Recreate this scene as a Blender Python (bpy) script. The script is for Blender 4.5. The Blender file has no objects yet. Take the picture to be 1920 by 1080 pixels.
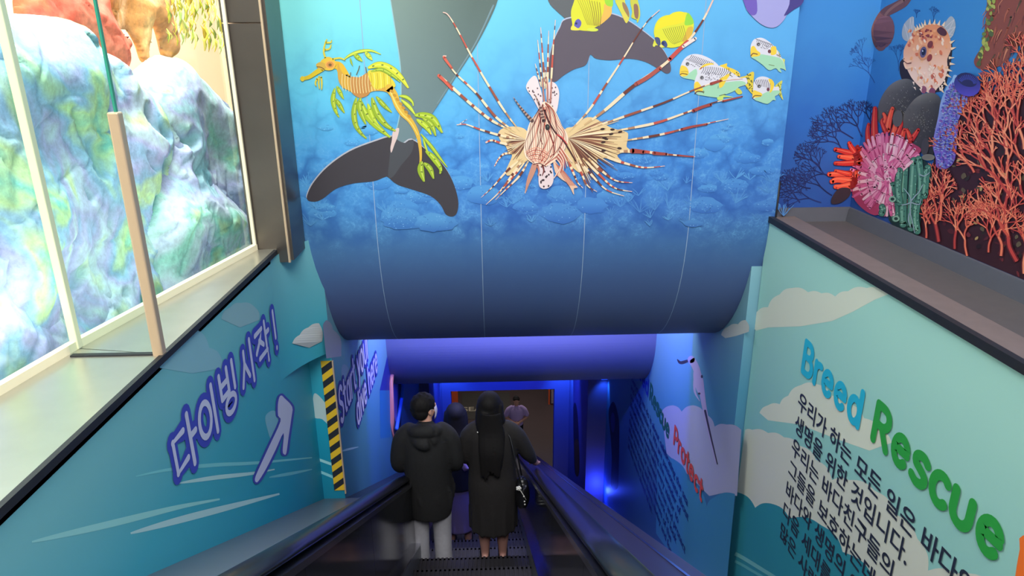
import bpy, bmesh, math, random
import numpy as np
from mathutils import Vector, Matrix, noise
from mathutils.geometry import tessellate_polygon

SC = bpy.context.scene
COL = SC.collection
T30 = math.tan(math.radians(30))
PI = math.pi

# ------------------------------------------------------------------ camera
# origin = the photographer's phone; +Y runs down the escalator, +X right, z up
PITCH, YAW, ROLL, FPX = 0.328003, 0.0315908, -0.0078686, 1293.37
cam_f = Vector((math.sin(YAW)*math.cos(PITCH), math.cos(YAW)*math.cos(PITCH), -math.sin(PITCH)))
_r = Vector((math.cos(YAW), -math.sin(YAW), 0)); _u = _r.cross(cam_f)
cam_r = _r*math.cos(ROLL) + _u*math.sin(ROLL)
cam_u = -_r*math.sin(ROLL) + _u*math.cos(ROLL)
cd = bpy.data.cameras.new('camera'); cd.sensor_width = 36; cd.lens = 36*FPX/1920; cd.clip_end = 100; cd.clip_start = 0.05
cam = bpy.data.objects.new('camera', cd); COL.objects.link(cam)
cam.matrix_world = Matrix(((cam_r.x, cam_u.x, -cam_f.x, 0), (cam_r.y, cam_u.y, -cam_f.y, 0), (cam_r.z, cam_u.z, -cam_f.z, 0), (0, 0, 0, 1)))
SC.camera = cam

# ------------------------------------------------------------------ world, lights, exposure
SC.view_settings.view_transform = 'Standard'; SC.view_settings.look = 'None'
SC.view_settings.gamma = 1.0; SC.view_settings.use_curve_mapping = False
SC.view_settings.exposure = 0.0
w = bpy.data.worlds.new('world'); SC.world = w; w.use_nodes = True
w.node_tree.nodes['Background'].inputs[0].default_value = (0.9, 0.93, 1.0, 1)
w.node_tree.nodes['Background'].inputs[1].default_value = 0.35

def area(name, loc, target, sx, sy, energy, color, spread=PI):
    l = bpy.data.lights.new(name, 'AREA'); l.shape = 'RECTANGLE'; l.size = sx; l.size_y = sy
    l.energy = energy; l.color = color; l.spread = spread
    o = bpy.data.objects.new(name, l); COL.objects.link(o); o.location = loc
    o.rotation_euler = (Vector(target)-Vector(loc)).to_track_quat('-Z', 'Y').to_euler()
    return o
def point(name, loc, energy, color, r=0.05):
    l = bpy.data.lights.new(name, 'POINT'); l.energy = energy; l.color = color; l.shadow_soft_size = r
    o = bpy.data.objects.new(name, l); COL.objects.link(o); o.location = loc
    return o
BLUE = (0.03, 0.07, 1.0)
area('hall_light', (0.6, -1.6, 5.0), (0.5, 4.0, -0.8), 4.0, 4.0, 740, (1.0, 0.97, 0.93))
area('tank_light', (-2.15, 3.0, 4.6), (-2.7, 3.2, -0.6), 5.0, 1.0, 260, (1.0, 0.985, 0.95), math.radians(100))
area('window_fill_light', (-1.66, 3.2, -1.04), (-2.45, 3.3, -0.35), 2.9, 0.04, 8, (1.0, 0.97, 0.88))  # fill lights added inside the window to soften contrast on the lower rocks
area('window_fill_light', (-1.88, 1.7, -1.04), (-2.5, 1.9, -0.5), 1.4, 0.04, 3.5, (1.0, 0.97, 0.88))
area('tunnel_strip_light', (0.3, 5.62, -2.05), (0.3, 6.9, -2.75), 2.6, 0.10, 150, BLUE)
area('portal_strip_light', (0.25, 10.7, -4.95), (0.25, 12.0, -5.75), 2.2, 0.10, 60, BLUE)
area('tunnel_fill_light', (0.3, 6.2, -1.55), (0.3, 6.6, -5.0), 2.2, 0.8, 62, (0.78, 0.80, 1.0))
area('tank_light_far', (-2.3, 6.5, 2.4), (-2.9, 7.0, -0.3), 3.0, 0.8, 240, (1.0, 0.93, 0.82))
area('lower_hall_light', (0.6, 18.0, -6.3), (0.6, 18.6, -10.3), 4, 3, 75, (1.0, 0.9, 0.85))

# ------------------------------------------------------------------ small helpers
def lin(c):
    o = []
    for v in c:
        v = v/255.0
        o.append(v/12.92 if v <= 0.04045 else ((v+0.055)/1.055)**2.4)
    return (o[0], o[1], o[2], 1.0)

def mat(name, rgb, rough=0.6, metal=0.0, spec=0.5, noise_amt=0.0, noise_scale=20, bump=0.0, emit=None, estr=0, coat=0.0):
    m = bpy.data.materials.new(name); m.use_nodes = True
    nt = m.node_tree; b = nt.nodes['Principled BSDF']
    c = lin(rgb)
    b.inputs['Roughness'].default_value = rough; b.inputs['Metallic'].default_value = metal
    b.inputs['Specular IOR Level'].default_value = spec; b.inputs['Coat Weight'].default_value = coat
    b.inputs['Base Color'].default_value = c
    if noise_amt or bump:
        tc = nt.nodes.new('ShaderNodeTexCoord'); nz = nt.nodes.new('ShaderNodeTexNoise')
        nz.inputs['Scale'].default_value = noise_scale; nz.inputs['Detail'].default_value = 5
        nt.links.new(tc.outputs['Object'], nz.inputs['Vector'])
        if noise_amt:
            mr = nt.nodes.new('ShaderNodeMapRange'); mr.inputs[3].default_value = 1-noise_amt; mr.inputs[4].default_value = 1+noise_amt
            nt.links.new(nz.outputs['Fac'], mr.inputs[0])
            mx = nt.nodes.new('ShaderNodeMix'); mx.data_type = 'RGBA'; mx.blend_type = 'MULTIPLY'; mx.inputs[0].default_value = 1
            mx.inputs[6].default_value = c; nt.links.new(mr.outputs[0], mx.inputs[7]); nt.links.new(mx.outputs[2], b.inputs['Base Color'])
        if bump:
            bp = nt.nodes.new('ShaderNodeBump'); bp.inputs['Strength'].default_value = bump; bp.inputs['Distance'].default_value = 0.01
            nt.links.new(nz.outputs['Fac'], bp.inputs['Height']); nt.links.new(bp.outputs[0], b.inputs['Normal'])
    if emit:
        b.inputs['Emission Color'].default_value = lin(emit); b.inputs['Emission Strength'].default_value = estr
    return m

def attr_mat(name, rough=0.55, nz=None, spec=0.4):
    """printed vinyl: base colour comes from the print's colour attribute"""
    m = bpy.data.materials.new(name); m.use_nodes = True; nt = m.node_tree; b = nt.nodes['Principled BSDF']
    a = nt.nodes.new('ShaderNodeAttribute'); a.attribute_name = 'Col'
    b.inputs['Roughness'].default_value = rough; b.inputs['Specular IOR Level'].default_value = spec
    nt.links.new(a.outputs['Color'], b.inputs['Base Color'])
    return m

def tag(o, label=None, cat=None, group=None, kind=None):
    if label: o['label'] = label
    if cat: o['category'] = cat
    if group: o['group'] = group
    if kind: o['kind'] = kind
    return o
def link(name, me, m=None, parent=None):
    o = bpy.data.objects.new(name, me); COL.objects.link(o)
    if m is not None and len(me.materials) == 0: me.materials.append(m)
    if parent is not None: o.parent = parent
    return o
def empty(name, loc=(0, 0, 0)):
    o = bpy.data.objects.new(name, None); COL.objects.link(o); o.location = loc; o.empty_display_size = 0.1
    return o

class MB:
    """collects geometry for ONE mesh; optional colours per face"""
    def __init__(s): s.v = []; s.f = []; s.c = []; s.smooth = False
    def add(s, vs, fs, col=None):
        n = len(s.v); s.v += [tuple(v) for v in vs]; s.f += [tuple(i+n for i in f) for f in fs]
        s.c += [col]*len(fs)
    def box(s, x0, x1, y0, y1, z0, z1, col=None):
        vs = [(x, y, z) for x in (x0, x1) for y in (y0, y1) for z in (z0, z1)]
        s.add(vs, [(0, 1, 3, 2), (4, 6, 7, 5), (0, 4, 5, 1), (2, 3, 7, 6), (0, 2, 6, 4), (1, 5, 7, 3)], col)
    def prism(s, poly, d, col=None):
        """poly: list of 3D points (planar); d: extrusion vector"""
        n = len(poly); d = Vector(d); a = [Vector(p) for p in poly]
        vs = a + [p+d for p in a]; fs = []
        for t in tessellate_polygon([a]): fs.append(tuple(t)); fs.append(tuple(n+i for i in reversed(t)))
        for i in range(n): j = (i+1) % n; fs.append((i, j, n+j, n+i))
        s.add(vs, fs, col)
    def tube(s, pts, rad, n=10, col=None, cap=True, flat=1.0, up=None):
        pts = [Vector(p) for p in pts]; rs = rad if isinstance(rad, (list, tuple)) else [rad]*len(pts)
        vs = []; fs = []; ref = up or Vector((0.0, 0.0, 1.0))
        for i, p in enumerate(pts):
            t = (pts[min(i+1, len(pts)-1)]-pts[max(i-1, 0)]).normalized()
            a = t.cross(ref)
            if a.length < 1e-3: a = t.cross(Vector((1, 0, 0)))
            a.normalize(); b = a.cross(t).normalized()
            for k in range(n):
                an = 2*PI*k/n; vs.append(p+a*math.cos(an)*rs[i]+b*math.sin(an)*rs[i]*flat)
        for i in range(len(pts)-1):
            for k in range(n):
                k2 = (k+1) % n; fs.append((i*n+k, i*n+k2, (i+1)*n+k2, (i+1)*n+k))
        if cap: fs.append(tuple(range(n-1, -1, -1))); fs.append(tuple((len(pts)-1)*n+k for k in range(n)))
        s.add(vs, fs, col)
    def ball(s, c, rx, ry=None, rz=None, nu=14, nv=9, col=None, rot=None):
        ry = ry or rx; rz = rz or rx; vs = []; fs = []; c = Vector(c)
        for j in range(nv+1):
            th = PI*j/nv
            for i in range(nu):
                ph = 2*PI*i/nu; p = Vector((rx*math.sin(th)*math.cos(ph), ry*math.sin(th)*math.sin(ph), rz*math.cos(th)))
                if rot is not None: p = rot @ p
                vs.append(c+p)
        for j in range(nv):
            for i in range(nu):
                i2 = (i+1) % nu; fs.append((j*nu+i, (j+1)*nu+i, (j+1)*nu+i2, j*nu+i2))
        s.add(vs, fs, col)
    def mesh(s, name, smooth=None):
        me = bpy.data.meshes.new(name); me.from_pydata(s.v, [], s.f)
        if any(c is not None for c in s.c):
            at = me.color_attributes.new('Col', 'FLOAT_COLOR', 'CORNER')
            data = np.ones((len(me.loops), 4), np.float32); k = 0
            for f, c in zip(s.f, s.c):
                n = len(f)
                if c is None: c = (1, 1, 1, 1)
                if isinstance(c[0], tuple):
                    for q in range(n): data[k+q] = c[q]
                else: data[k:k+n] = c
                k += n
            at.data.foreach_set('color', data.ravel())
        if smooth or (smooth is None and s.smooth): me.polygons.foreach_set('use_smooth', [True]*len(me.polygons))
        me.update(); return me
    def build(s, name, m, parent=None, smooth=None, recalc=False):
        me = s.mesh(name, smooth)
        if recalc:
            b = bmesh.new(); b.from_mesh(me); bmesh.ops.remove_doubles(b, verts=b.verts, dist=1e-5)
            bmesh.ops.recalc_face_normals(b, faces=b.faces); b.to_mesh(me); b.free()
        return link(name, me, m, parent)

def bevel(o, w=0.005, seg=2):
    md = o.modifiers.new('bevel', 'BEVEL'); md.width = w; md.segments = seg; md.limit_method = 'ANGLE'; md.angle_limit = 0.6
    return o

# ------------------------------------------------------------------ flat prints on real surfaces
def ray(px, py): return cam_f + cam_r*((px-960)/FPX) + cam_u*((540-py)/FPX)
def hit(px, py, ax, val):
    d = ray(px, py); return d*(val/d[ax])
def slope_hit(px, py, h):
    d = ray(px, py); return d*(h/(-d.z-T30*d.y))
class Surf:
    """a wall that carries a print; sends picture points of the artwork to the wall and lifts each ink layer a hair"""
    def __init__(s, fn): s.fn = fn; s.k = 0; s.layer = 0; s.step = 2e-5; s.mod = 10**9; s.base = 0
    def p(s, x, y): return s.fn(x, y, 0.0004+0.0003*max(0, s.layer)+s.step*(s.base+s.k % s.mod))
def plane_surf(ax, val, sign):
    def fn(x, y, off):
        return hit(x, y, ax, val+sign*off)
    return Surf(fn)

def spline(pts, n=5, closed=False):
    """Catmull-Rom through 2D points"""
    m = len(pts); out = []
    if m < 3: return list(pts)
    segs = m if closed else m-1
    for i in range(segs):
        if closed: p0, p1, p2, p3 = pts[(i-1) % m], pts[i], pts[(i+1) % m], pts[(i+2) % m]
        else: p0, p1, p2, p3 = pts[max(i-1, 0)], pts[i], pts[i+1], pts[min(i+2, m-1)]
        for k in range(n):
            t = k/n
            out.append(tuple(0.5*((2*b)+(-a+c)*t+(2*a-5*b+4*c-d)*t*t+(-a+3*b-3*c+d)*t**3) for a, b, c, d in zip(p0, p1, p2, p3)))
    if not closed: out.append(tuple(pts[-1]))
    return out

class Art:
    """ink shapes in picture units of a crop (ox, oy, scale), laid on surface S; one mesh"""
    def __init__(s, S, ox=0, oy=0, sc=1.0, mod=10**9): s.S = S; s.o = (ox, oy, sc); s.m = MB(); S.k = 0; S.layer += 1; S.mod = mod; S.base = 0
    def frame(s, ox, oy, sc): s.o = (ox, oy, sc); return s
    def P(s, q): return s.S.p(s.o[0]+q[0]/s.o[2], s.o[1]+q[1]/s.o[2])
    def poly(s, pts, col, smooth=4, grad=None):
        """grad: function (x,y)->rgb"""
        s.S.k += 1
        if smooth: pts = spline(pts, smooth, True)
        vs = [s.P(q) for q in pts]
        tr = tessellate_polygon([[Vector((q[0], q[1], 0)) for q in pts]])
        if grad:
            cs = [lin(grad(*q)) for q in pts]; n = len(s.m.v); s.m.v += [tuple(v) for v in vs]
            for t in tr: s.m.f.append(tuple(n+i for i in t)); s.m.c.append(tuple(cs[i] for i in t))
        else: s.m.add(vs, tr, lin(col))
        return s
    def ell(s, cx, cy, rx, ry, col, rot=0, n=18, wob=0, seed=0, grad=None):
        rn = random.Random(seed); ca, sa = math.cos(rot), math.sin(rot); pts = []
        for i in range(n):
            a = 2*PI*i/n; r = 1+wob*rn.uniform(-1, 1); x, y = rx*r*math.cos(a), ry*r*math.sin(a)
            pts.append((cx+x*ca-y*sa, cy+x*sa+y*ca))
        return s.poly(pts, col, 0 if not wob else 3, grad)
    def stroke(s, pts, w, col, n=6, round_=True, bands=None, w2=None, prof=None):
        """w -> w2 width along; bands: list of colours cycled along the stroke; prof: 'leaf' bulges"""
        s.S.k += 1
        pts = spline(pts, n) if n > 1 else list(pts)
        m = len(pts); L = [0]
        for i in range(1, m): L.append(L[-1]+math.dist(pts[i], pts[i-1]))
        tot = L[-1] or 1
        w2 = w if w2 is None else w2
        lft = []; rgt = []; ws = []
        for i, q in enumerate(pts):
            a = pts[max(i-1, 0)]; b = pts[min(i+1, m-1)]; dx, dy = b[0]-a[0], b[1]-a[1]; l = math.hypot(dx, dy) or 1
            t = L[i]/tot; ww = w+(w2-w)*t
            if prof == 'leaf': ww = w*(0.18+0.82*math.sin(PI*min(1, t**0.8*0.94+0.03)))
            if prof == 'ray': ww *= min(1, 0.35+2.6*t)
            if prof == 'taper': ww = w*(1-t)**0.7+w2*0.5*t
            ws.append(ww); nx, ny = -dy/l*ww/2, dx/l*ww/2
            lft.append((q[0]+nx, q[1]+ny)); rgt.append((q[0]-nx, q[1]-ny))
        vs = [s.P(q) for q in lft]+[s.P(q) for q in rgt]; base = len(s.m.v); s.m.v += [tuple(v) for v in vs]
        for i in range(m-1):
            if bands:
                t = (L[i]+L[i+1])/2/tot; c = bands[min(int(t*len(bands)), len(bands)-1)]
            else: c = col
            s.m.f.append((base+i, base+i+1, base+m+i+1, base+m+i)); s.m.c.append(lin(c))
        if round_:
            for q, ww, c in ((pts[0], ws[0], bands[0] if bands else col), (pts[-1], ws[-1], bands[-1] if bands else col)):
                if ww > 0.5/1: 
                    k = 10; s.m.add([s.P((q[0]+ww/2*math.cos(2*PI*i/k), q[1]+ww/2*math.sin(2*PI*i/k))) for i in range(k)], [tuple(range(k))], lin(c))
        return s
    def build(s, name, m, parent, label=None):
        o = s.m.build(name, m, parent)
        if label: o['label'] = label
        return o

def spot(name, loc, target, energy, color, deg=60, blend=0.8, r=0.03):
    l = bpy.data.lights.new(name, 'SPOT'); l.energy = energy; l.color = color; l.spot_size = math.radians(deg); l.spot_blend = blend; l.shadow_soft_size = r
    o = bpy.data.objects.new(name, l); COL.objects.link(o); o.location = loc
    o.rotation_euler = (Vector(target)-Vector(loc)).to_track_quat('-Z', 'Y').to_euler()
    return o
# ================================================================== materials
M = {}
M['print'] = attr_mat('printed_vinyl')
M['steel'] = mat('brushed_steel', (196, 192, 180), 0.32, 0.85, noise_amt=0.08, noise_scale=9)
M['dark_steel'] = mat('dark_polished_steel', (112, 104, 98), 0.3, 0.75, noise_amt=0.15, noise_scale=4)
M['black_rubber'] = mat('black_edge_strip', (30, 32, 38), 0.55, noise_amt=0.35, noise_scale=30)
M['frame'] = mat('cream_window_frame', (250, 240, 205), 0.4)
M['channel'] = mat('champagne_metal_channel', (205, 180, 150), 0.4, 0.35)
M['ledge'] = mat('dark_painted_ledge', (78, 74, 75), 0.6, noise_amt=0.12, noise_scale=18)
M['ledge_brown'] = mat('brown_grey_ledge_board', (104, 92, 90), 0.6, noise_amt=0.14, noise_scale=16)
M['skirt'] = mat('grey_skirting', (84, 86, 96), 0.5, noise_amt=0.06)
M['dark'] = mat('black_void_panel', (20, 22, 28), 0.8)
M['tunnel'] = mat('tunnel_grey_paint', (125, 125, 150), 0.6)
M['portal'] = mat('portal_blue_grey_paint', (105, 100, 140), 0.6)
M['floor'] = mat('lower_floor_brown', (78, 66, 66), 0.5, noise_amt=0.12, noise_scale=2)
M['panel'] = mat('black_gloss_balustrade', (26, 28, 34), 0.12, 0.0, 0.6)
M['rubber'] = mat('handrail_rubber', (20, 20, 26), 0.28, 0, 0.6)
M['deck'] = mat('dark_metal_deck', (54, 52, 66), 0.3, 0.5)
M['deck_light'] = mat('steel_deck', (120, 125, 135), 0.35, 0.6)
M['step'] = mat('step_metal', (62, 60, 66), 0.45, 0.6)
M['chrome'] = mat('chrome_profile', (190, 190, 200), 0.2, 1.0)
M['yellow'] = mat('yellow_marking', (215, 175, 40), 0.5)
M['led'] = mat('blue_led', (30, 80, 255), 0.5, emit=(20, 70, 255), estr=3.0)

def glass_mat(name, tint, gloss=0.06):
    m = bpy.data.materials.new(name); m.use_nodes = True; nt = m.node_tree; nt.nodes.clear()
    o = nt.nodes.new('ShaderNodeOutputMaterial'); t = nt.nodes.new('ShaderNodeBsdfTransparent'); g = nt.nodes.new('ShaderNodeBsdfGlossy')
    mx = nt.nodes.new('ShaderNodeMixShader'); lw = nt.nodes.new('ShaderNodeLayerWeight'); lw.inputs[0].default_value = 0.12
    t.inputs[0].default_value = tint; g.inputs['Roughness'].default_value = 0.02
    ml = nt.nodes.new('ShaderNodeMath'); ml.operation = 'MULTIPLY'; ml.inputs[1].default_value = 0.5
    nt.links.new(lw.outputs['Fresnel'], ml.inputs[0]); nt.links.new(ml.outputs[0], mx.inputs[0])
    nt.links.new(t.outputs[0], mx.inputs[1]); nt.links.new(g.outputs[0], mx.inputs[2]); nt.links.new(mx.outputs[0], o.inputs[0])
    return m
M['glass'] = glass_mat('window_glass', (0.95, 1.0, 0.98, 1))
M['glass_edge'] = mat('green_glass_edge', (50, 150, 125), 0.15, coat=0.5)

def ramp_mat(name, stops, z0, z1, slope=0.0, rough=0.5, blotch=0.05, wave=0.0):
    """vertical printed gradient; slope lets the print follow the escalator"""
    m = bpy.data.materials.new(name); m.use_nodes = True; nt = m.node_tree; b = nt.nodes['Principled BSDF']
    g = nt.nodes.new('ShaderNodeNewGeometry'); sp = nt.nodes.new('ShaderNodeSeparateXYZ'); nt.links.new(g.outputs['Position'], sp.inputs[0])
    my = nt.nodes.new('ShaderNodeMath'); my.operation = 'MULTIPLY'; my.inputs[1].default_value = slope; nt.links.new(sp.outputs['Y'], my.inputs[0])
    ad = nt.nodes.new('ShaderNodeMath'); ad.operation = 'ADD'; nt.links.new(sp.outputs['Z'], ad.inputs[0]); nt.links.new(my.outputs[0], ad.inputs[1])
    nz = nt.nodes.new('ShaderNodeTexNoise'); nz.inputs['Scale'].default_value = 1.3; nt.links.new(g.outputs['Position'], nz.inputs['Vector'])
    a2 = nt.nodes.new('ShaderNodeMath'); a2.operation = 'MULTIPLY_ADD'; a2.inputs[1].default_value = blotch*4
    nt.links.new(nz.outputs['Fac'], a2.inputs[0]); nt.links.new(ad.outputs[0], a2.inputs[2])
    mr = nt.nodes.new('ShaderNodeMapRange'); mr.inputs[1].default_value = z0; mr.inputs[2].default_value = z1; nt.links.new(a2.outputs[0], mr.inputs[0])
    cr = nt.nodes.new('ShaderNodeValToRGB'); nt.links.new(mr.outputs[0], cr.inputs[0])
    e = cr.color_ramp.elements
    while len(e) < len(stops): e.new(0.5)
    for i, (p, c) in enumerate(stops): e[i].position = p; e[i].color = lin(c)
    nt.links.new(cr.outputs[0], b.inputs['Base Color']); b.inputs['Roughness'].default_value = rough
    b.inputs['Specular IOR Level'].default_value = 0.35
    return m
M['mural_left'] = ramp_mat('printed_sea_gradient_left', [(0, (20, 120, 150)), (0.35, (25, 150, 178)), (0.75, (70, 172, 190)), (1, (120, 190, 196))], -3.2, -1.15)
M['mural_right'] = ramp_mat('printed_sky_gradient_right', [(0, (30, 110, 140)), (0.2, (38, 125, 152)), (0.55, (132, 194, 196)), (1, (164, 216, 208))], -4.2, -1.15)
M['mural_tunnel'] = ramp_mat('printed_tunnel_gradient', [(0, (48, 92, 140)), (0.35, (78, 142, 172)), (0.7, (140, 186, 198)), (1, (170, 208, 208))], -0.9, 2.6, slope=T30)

# ================================================================== setting: banner bulkhead
BX0, BX1 = -1.25, 1.88
def banner_profile():
    pr = [(4.4, 2.4), (4.4, 1.2), (4.4, 0.2), (4.4, -0.4), (4.4, -0.8)]
    for i in range(17):
        t = i/16*PI/2; pr.append((4.4+1.05*(1-math.cos(t)), -1.0-1.22*math.sin(t)))
    return pr
def lerp3(a, b, t): return tuple(x+(y-x)*t for x, y in zip(a, b))
def banner_col(u, z):
    """print colour: u 0..1 left to right, z height"""
    rows = [(2.0, (150, 234, 222), (125, 212, 228), (112, 186, 232)), (0.25, (132, 226, 220), (104, 192, 228), (92, 172, 228)), (-0.25, (98, 204, 234), (92, 170, 228), (86, 162, 226)),
            (-0.62, (72, 158, 220), (68, 138, 214), (66, 136, 214)), (-0.95, (68, 140, 202), (64, 120, 196), (64, 118, 194)), (-1.18, (74, 122, 170), (68, 112, 168), (66, 110, 164)), (-1.5, (82, 104, 150), (74, 102, 152), (76, 100, 150)),
            (-1.9, (92, 98, 142), (84, 102, 148), (86, 102, 146)), (-2.3, (90, 96, 135), (92, 104, 142), (90, 100, 138))]
    for i in range(len(rows)-1):
        if z >= rows[i+1][0] or i == len(rows)-2:
            t = max(0, min(1, (rows[i][0]-z)/(rows[i][0]-rows[i+1][0])))
            cs = [lerp3(rows[i][k], rows[i+1][k], t) for k in (1, 2, 3)]
            break
    return lerp3(cs[0], cs[1], u*2) if u < 0.5 else lerp3(cs[1], cs[2], u*2-1)
def banner_mat():
    m = attr_mat('banner_print', 0.5); nt = m.node_tree; b = nt.nodes['Principled BSDF']
    at = [n for n in nt.nodes if n.type == 'ATTRIBUTE'][0]
    g = nt.nodes.new('ShaderNodeNewGeometry'); sp = nt.nodes.new('ShaderNodeSeparateXYZ'); nt.links.new(g.outputs['Position'], sp.inputs[0])
    # reef band: printed corals between z -0.15 and -1.25, strongest around -0.85
    cr = nt.nodes.new('ShaderNodeValToRGB'); mr = nt.nodes.new('ShaderNodeMapRange'); mr.inputs[1].default_value = -1.45; mr.inputs[2].default_value = 0.25
    nz0 = nt.nodes.new('ShaderNodeTexNoise'); nz0.inputs['Scale'].default_value = 1.6; nz0.inputs['Detail'].default_value = 3; nt.links.new(g.outputs['Position'], nz0.inputs['Vector'])
    zz = nt.nodes.new('ShaderNodeMath'); zz.operation = 'MULTIPLY_ADD'; zz.inputs[1].default_value = 0.5; nt.links.new(nz0.outputs['Fac'], zz.inputs[0])
    sh = nt.nodes.new('ShaderNodeMath'); sh.operation = 'SUBTRACT'; sh.inputs[1].default_value = 0.25; nt.links.new(sp.outputs['Z'], sh.inputs[0]); nt.links.new(sh.outputs[0], zz.inputs[2])
    nt.links.new(zz.outputs[0], mr.inputs[0]); nt.links.new(mr.outputs[0], cr.inputs[0])
    e = cr.color_ramp.elements; e[0].position = 0.0; e[0].color = (0, 0, 0, 1); e[1].position = 1; e[1].color = (0, 0, 0, 1)
    for p, v in ((0.14, 0.12), (0.22, 0.75), (0.42, 1.0), (0.62, 0.6), (0.8, 0.25)):
        q = e.new(p); q.color = (v, v, v, 1)
    v1 = nt.nodes.new('ShaderNodeTexVoronoi'); v1.inputs['Scale'].default_value = 9; v1.feature = 'F1'
    nzw = nt.nodes.new('ShaderNodeTexNoise'); nzw.inputs['Scale'].default_value = 7; nzw.inputs['Detail'].default_value = 6
    mixv = nt.nodes.new('ShaderNodeMix'); mixv.data_type = 'VECTOR'; mixv.inputs[0].default_value = 0.22
    nt.links.new(g.outputs['Position'], nzw.inputs['Vector']); nt.links.new(g.outputs['Position'], mixv.inputs[4]); nt.links.new(nzw.outputs['Color'], mixv.inputs[5])
    nt.links.new(mixv.outputs[1], v1.inputs['Vector'])
    v2 = nt.nodes.new('ShaderNodeTexVoronoi'); v2.inputs['Scale'].default_value = 34; v2.feature = 'DISTANCE_TO_EDGE'; nt.links.new(mixv.outputs[1], v2.inputs['Vector'])
    nz = nt.nodes.new('ShaderNodeTexNoise'); nz.inputs['Scale'].default_value = 24; nz.inputs['Detail'].default_value = 8; nz.inputs['Roughness'].default_value = 0.7; nt.links.new(g.outputs['Position'], nz.inputs['Vector'])
    # light = ridged speckle minus dark gaps
    m1 = nt.nodes.new('ShaderNodeMapRange'); m1.inputs[1].default_value = 0.15; m1.inputs[2].default_value = 0.75; m1.inputs[3].default_value = 1.0; m1.inputs[4].default_value = 0.0; nt.links.new(v1.outputs['Distance'], m1.inputs[0])
    m2 = nt.nodes.new('ShaderNodeMapRange'); m2.inputs[1].default_value = 0.38; m2.inputs[2].default_value = 0.68; nt.links.new(nz.outputs['Fac'], m2.inputs[0])
    m3 = nt.nodes.new('ShaderNodeMapRange'); m3.inputs[1].default_value = 0.0; m3.inputs[2].default_value = 0.12; m3.inputs[3].default_value = 1.0; m3.inputs[4].default_value = 0.25; nt.links.new(v2.outputs['Distance'], m3.inputs[0])
    mu = nt.nodes.new('ShaderNodeMath'); mu.operation = 'MULTIPLY'; nt.links.new(m2.outputs[0], mu.inputs[0]); nt.links.new(m3.outputs[0], mu.inputs[1])
    mu2 = nt.nodes.new('ShaderNodeMath'); mu2.operation = 'MULTIPLY'; nt.links.new(mu.outputs[0], mu2.inputs[0]); nt.links.new(m1.outputs[0], mu2.inputs[1])
    mu3 = nt.nodes.new('ShaderNodeMath'); mu3.operation = 'MULTIPLY'; nt.links.new(mu2.outputs[0], mu3.inputs[0]); nt.links.new(cr.outputs[0], mu3.inputs[1])
    sc = nt.nodes.new('ShaderNodeMath'); sc.operation = 'MULTIPLY'; sc.inputs[1].default_value = 1.0; nt.links.new(mu3.outputs[0], sc.inputs[0])
    mx = nt.nodes.new('ShaderNodeMix'); mx.data_type = 'RGBA'; nt.links.new(sc.outputs[0], mx.inputs[0]); nt.links.new(at.outputs['Color'], mx.inputs[6]); mx.inputs[7].default_value = lin((120, 190, 235))
    # dark crevices between the coral heads
    dk = nt.nodes.new('ShaderNodeMapRange'); dk.inputs[1].default_value = 0.45; dk.inputs[2].default_value = 0.85; dk.inputs[3].default_value = 0.0; dk.inputs[4].default_value = 0.55; nt.links.new(v1.outputs['Distance'], dk.inputs[0])
    dm = nt.nodes.new('ShaderNodeMath'); dm.operation = 'MULTIPLY'; nt.links.new(dk.outputs[0], dm.inputs[0]); nt.links.new(cr.outputs[0], dm.inputs[1])
    mx2 = nt.nodes.new('ShaderNodeMix'); mx2.data_type = 'RGBA'; nt.links.new(dm.outputs[0], mx2.inputs[0]); nt.links.new(mx.outputs[2], mx2.inputs[6]); mx2.inputs[7].default_value = lin((24, 66, 150))
    nt.links.new(mx2.outputs[2], b.inputs['Base Color'])
    return m
pr = banner_profile()
b = MB(); NX = 40
prd = []
for i in range(len(pr)-1):
    n = 6 if i < 5 else 1
    for k in range(n): t = k/n; prd.append((pr[i][0]+(pr[i+1][0]-pr[i][0])*t, pr[i][1]+(pr[i+1][1]-pr[i][1])*t))
prd.append(pr[-1])
for (y, z) in prd:
    for i in range(NX+1): b.v.append((BX0+(BX1-BX0)*i/NX, y, z))
for j in range(len(prd)-1):
    for i in range(NX):
        a = j*(NX+1)+i; q = (a, a+NX+1, a+NX+2, a+1)
        b.f.append(q); b.c.append(tuple(lin(banner_col((v % (NX+1))/NX, prd[v//(NX+1)][1])) for v in q))
wall_front = b.build('wall_front', banner_mat(), smooth=True)
tag(wall_front, 'curved blue bulkhead over the escalator printed with an undersea reef', kind='structure')
# body behind the printed sheet and its black edge
b = MB(); inner = [(y+0.03 if i < 6 else y+0.02, z+0.03) for i, (y, z) in enumerate(pr)]
poly = [(BX0, y, z) for y, z in inner] + [(BX0, 5.62, -2.16), (BX0, 5.62, 2.4)]
b.prism(poly, (BX1-BX0-0.01, 0, 0)); b.build('backing', M['dark'], wall_front, recalc=True)['label'] = 'black backing behind the printed sheet'
for X_, nm in ((BX1+.004, 'right'), (BX0-.004, 'left')):
    b = MB(); b.tube([(X_, y-.004, z-.004) for y, z in pr[4:]], .007, 8); b.build('edge_piping', M['black_rubber'], wall_front, smooth=True)
for px in (700, 901, 1098, 1297):
    x = hit(px, 350, 1, 4.4).x; b = MB(); w = 0.0022
    vs = []
    for y, z in prd: vs += [(x-w, y-0.0014, z-0.0005), (x+w, y-0.0014, z-0.0005)]
    b.add(vs, [(2*i, 2*i+2, 2*i+3, 2*i+1) for i in range(len(prd)-1)], lin((150, 175, 205)))
    b.build('sheet_seam', M['print'], wall_front)

# ================================================================== setting: left side
b = MB(); ZS = -1.115
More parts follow.
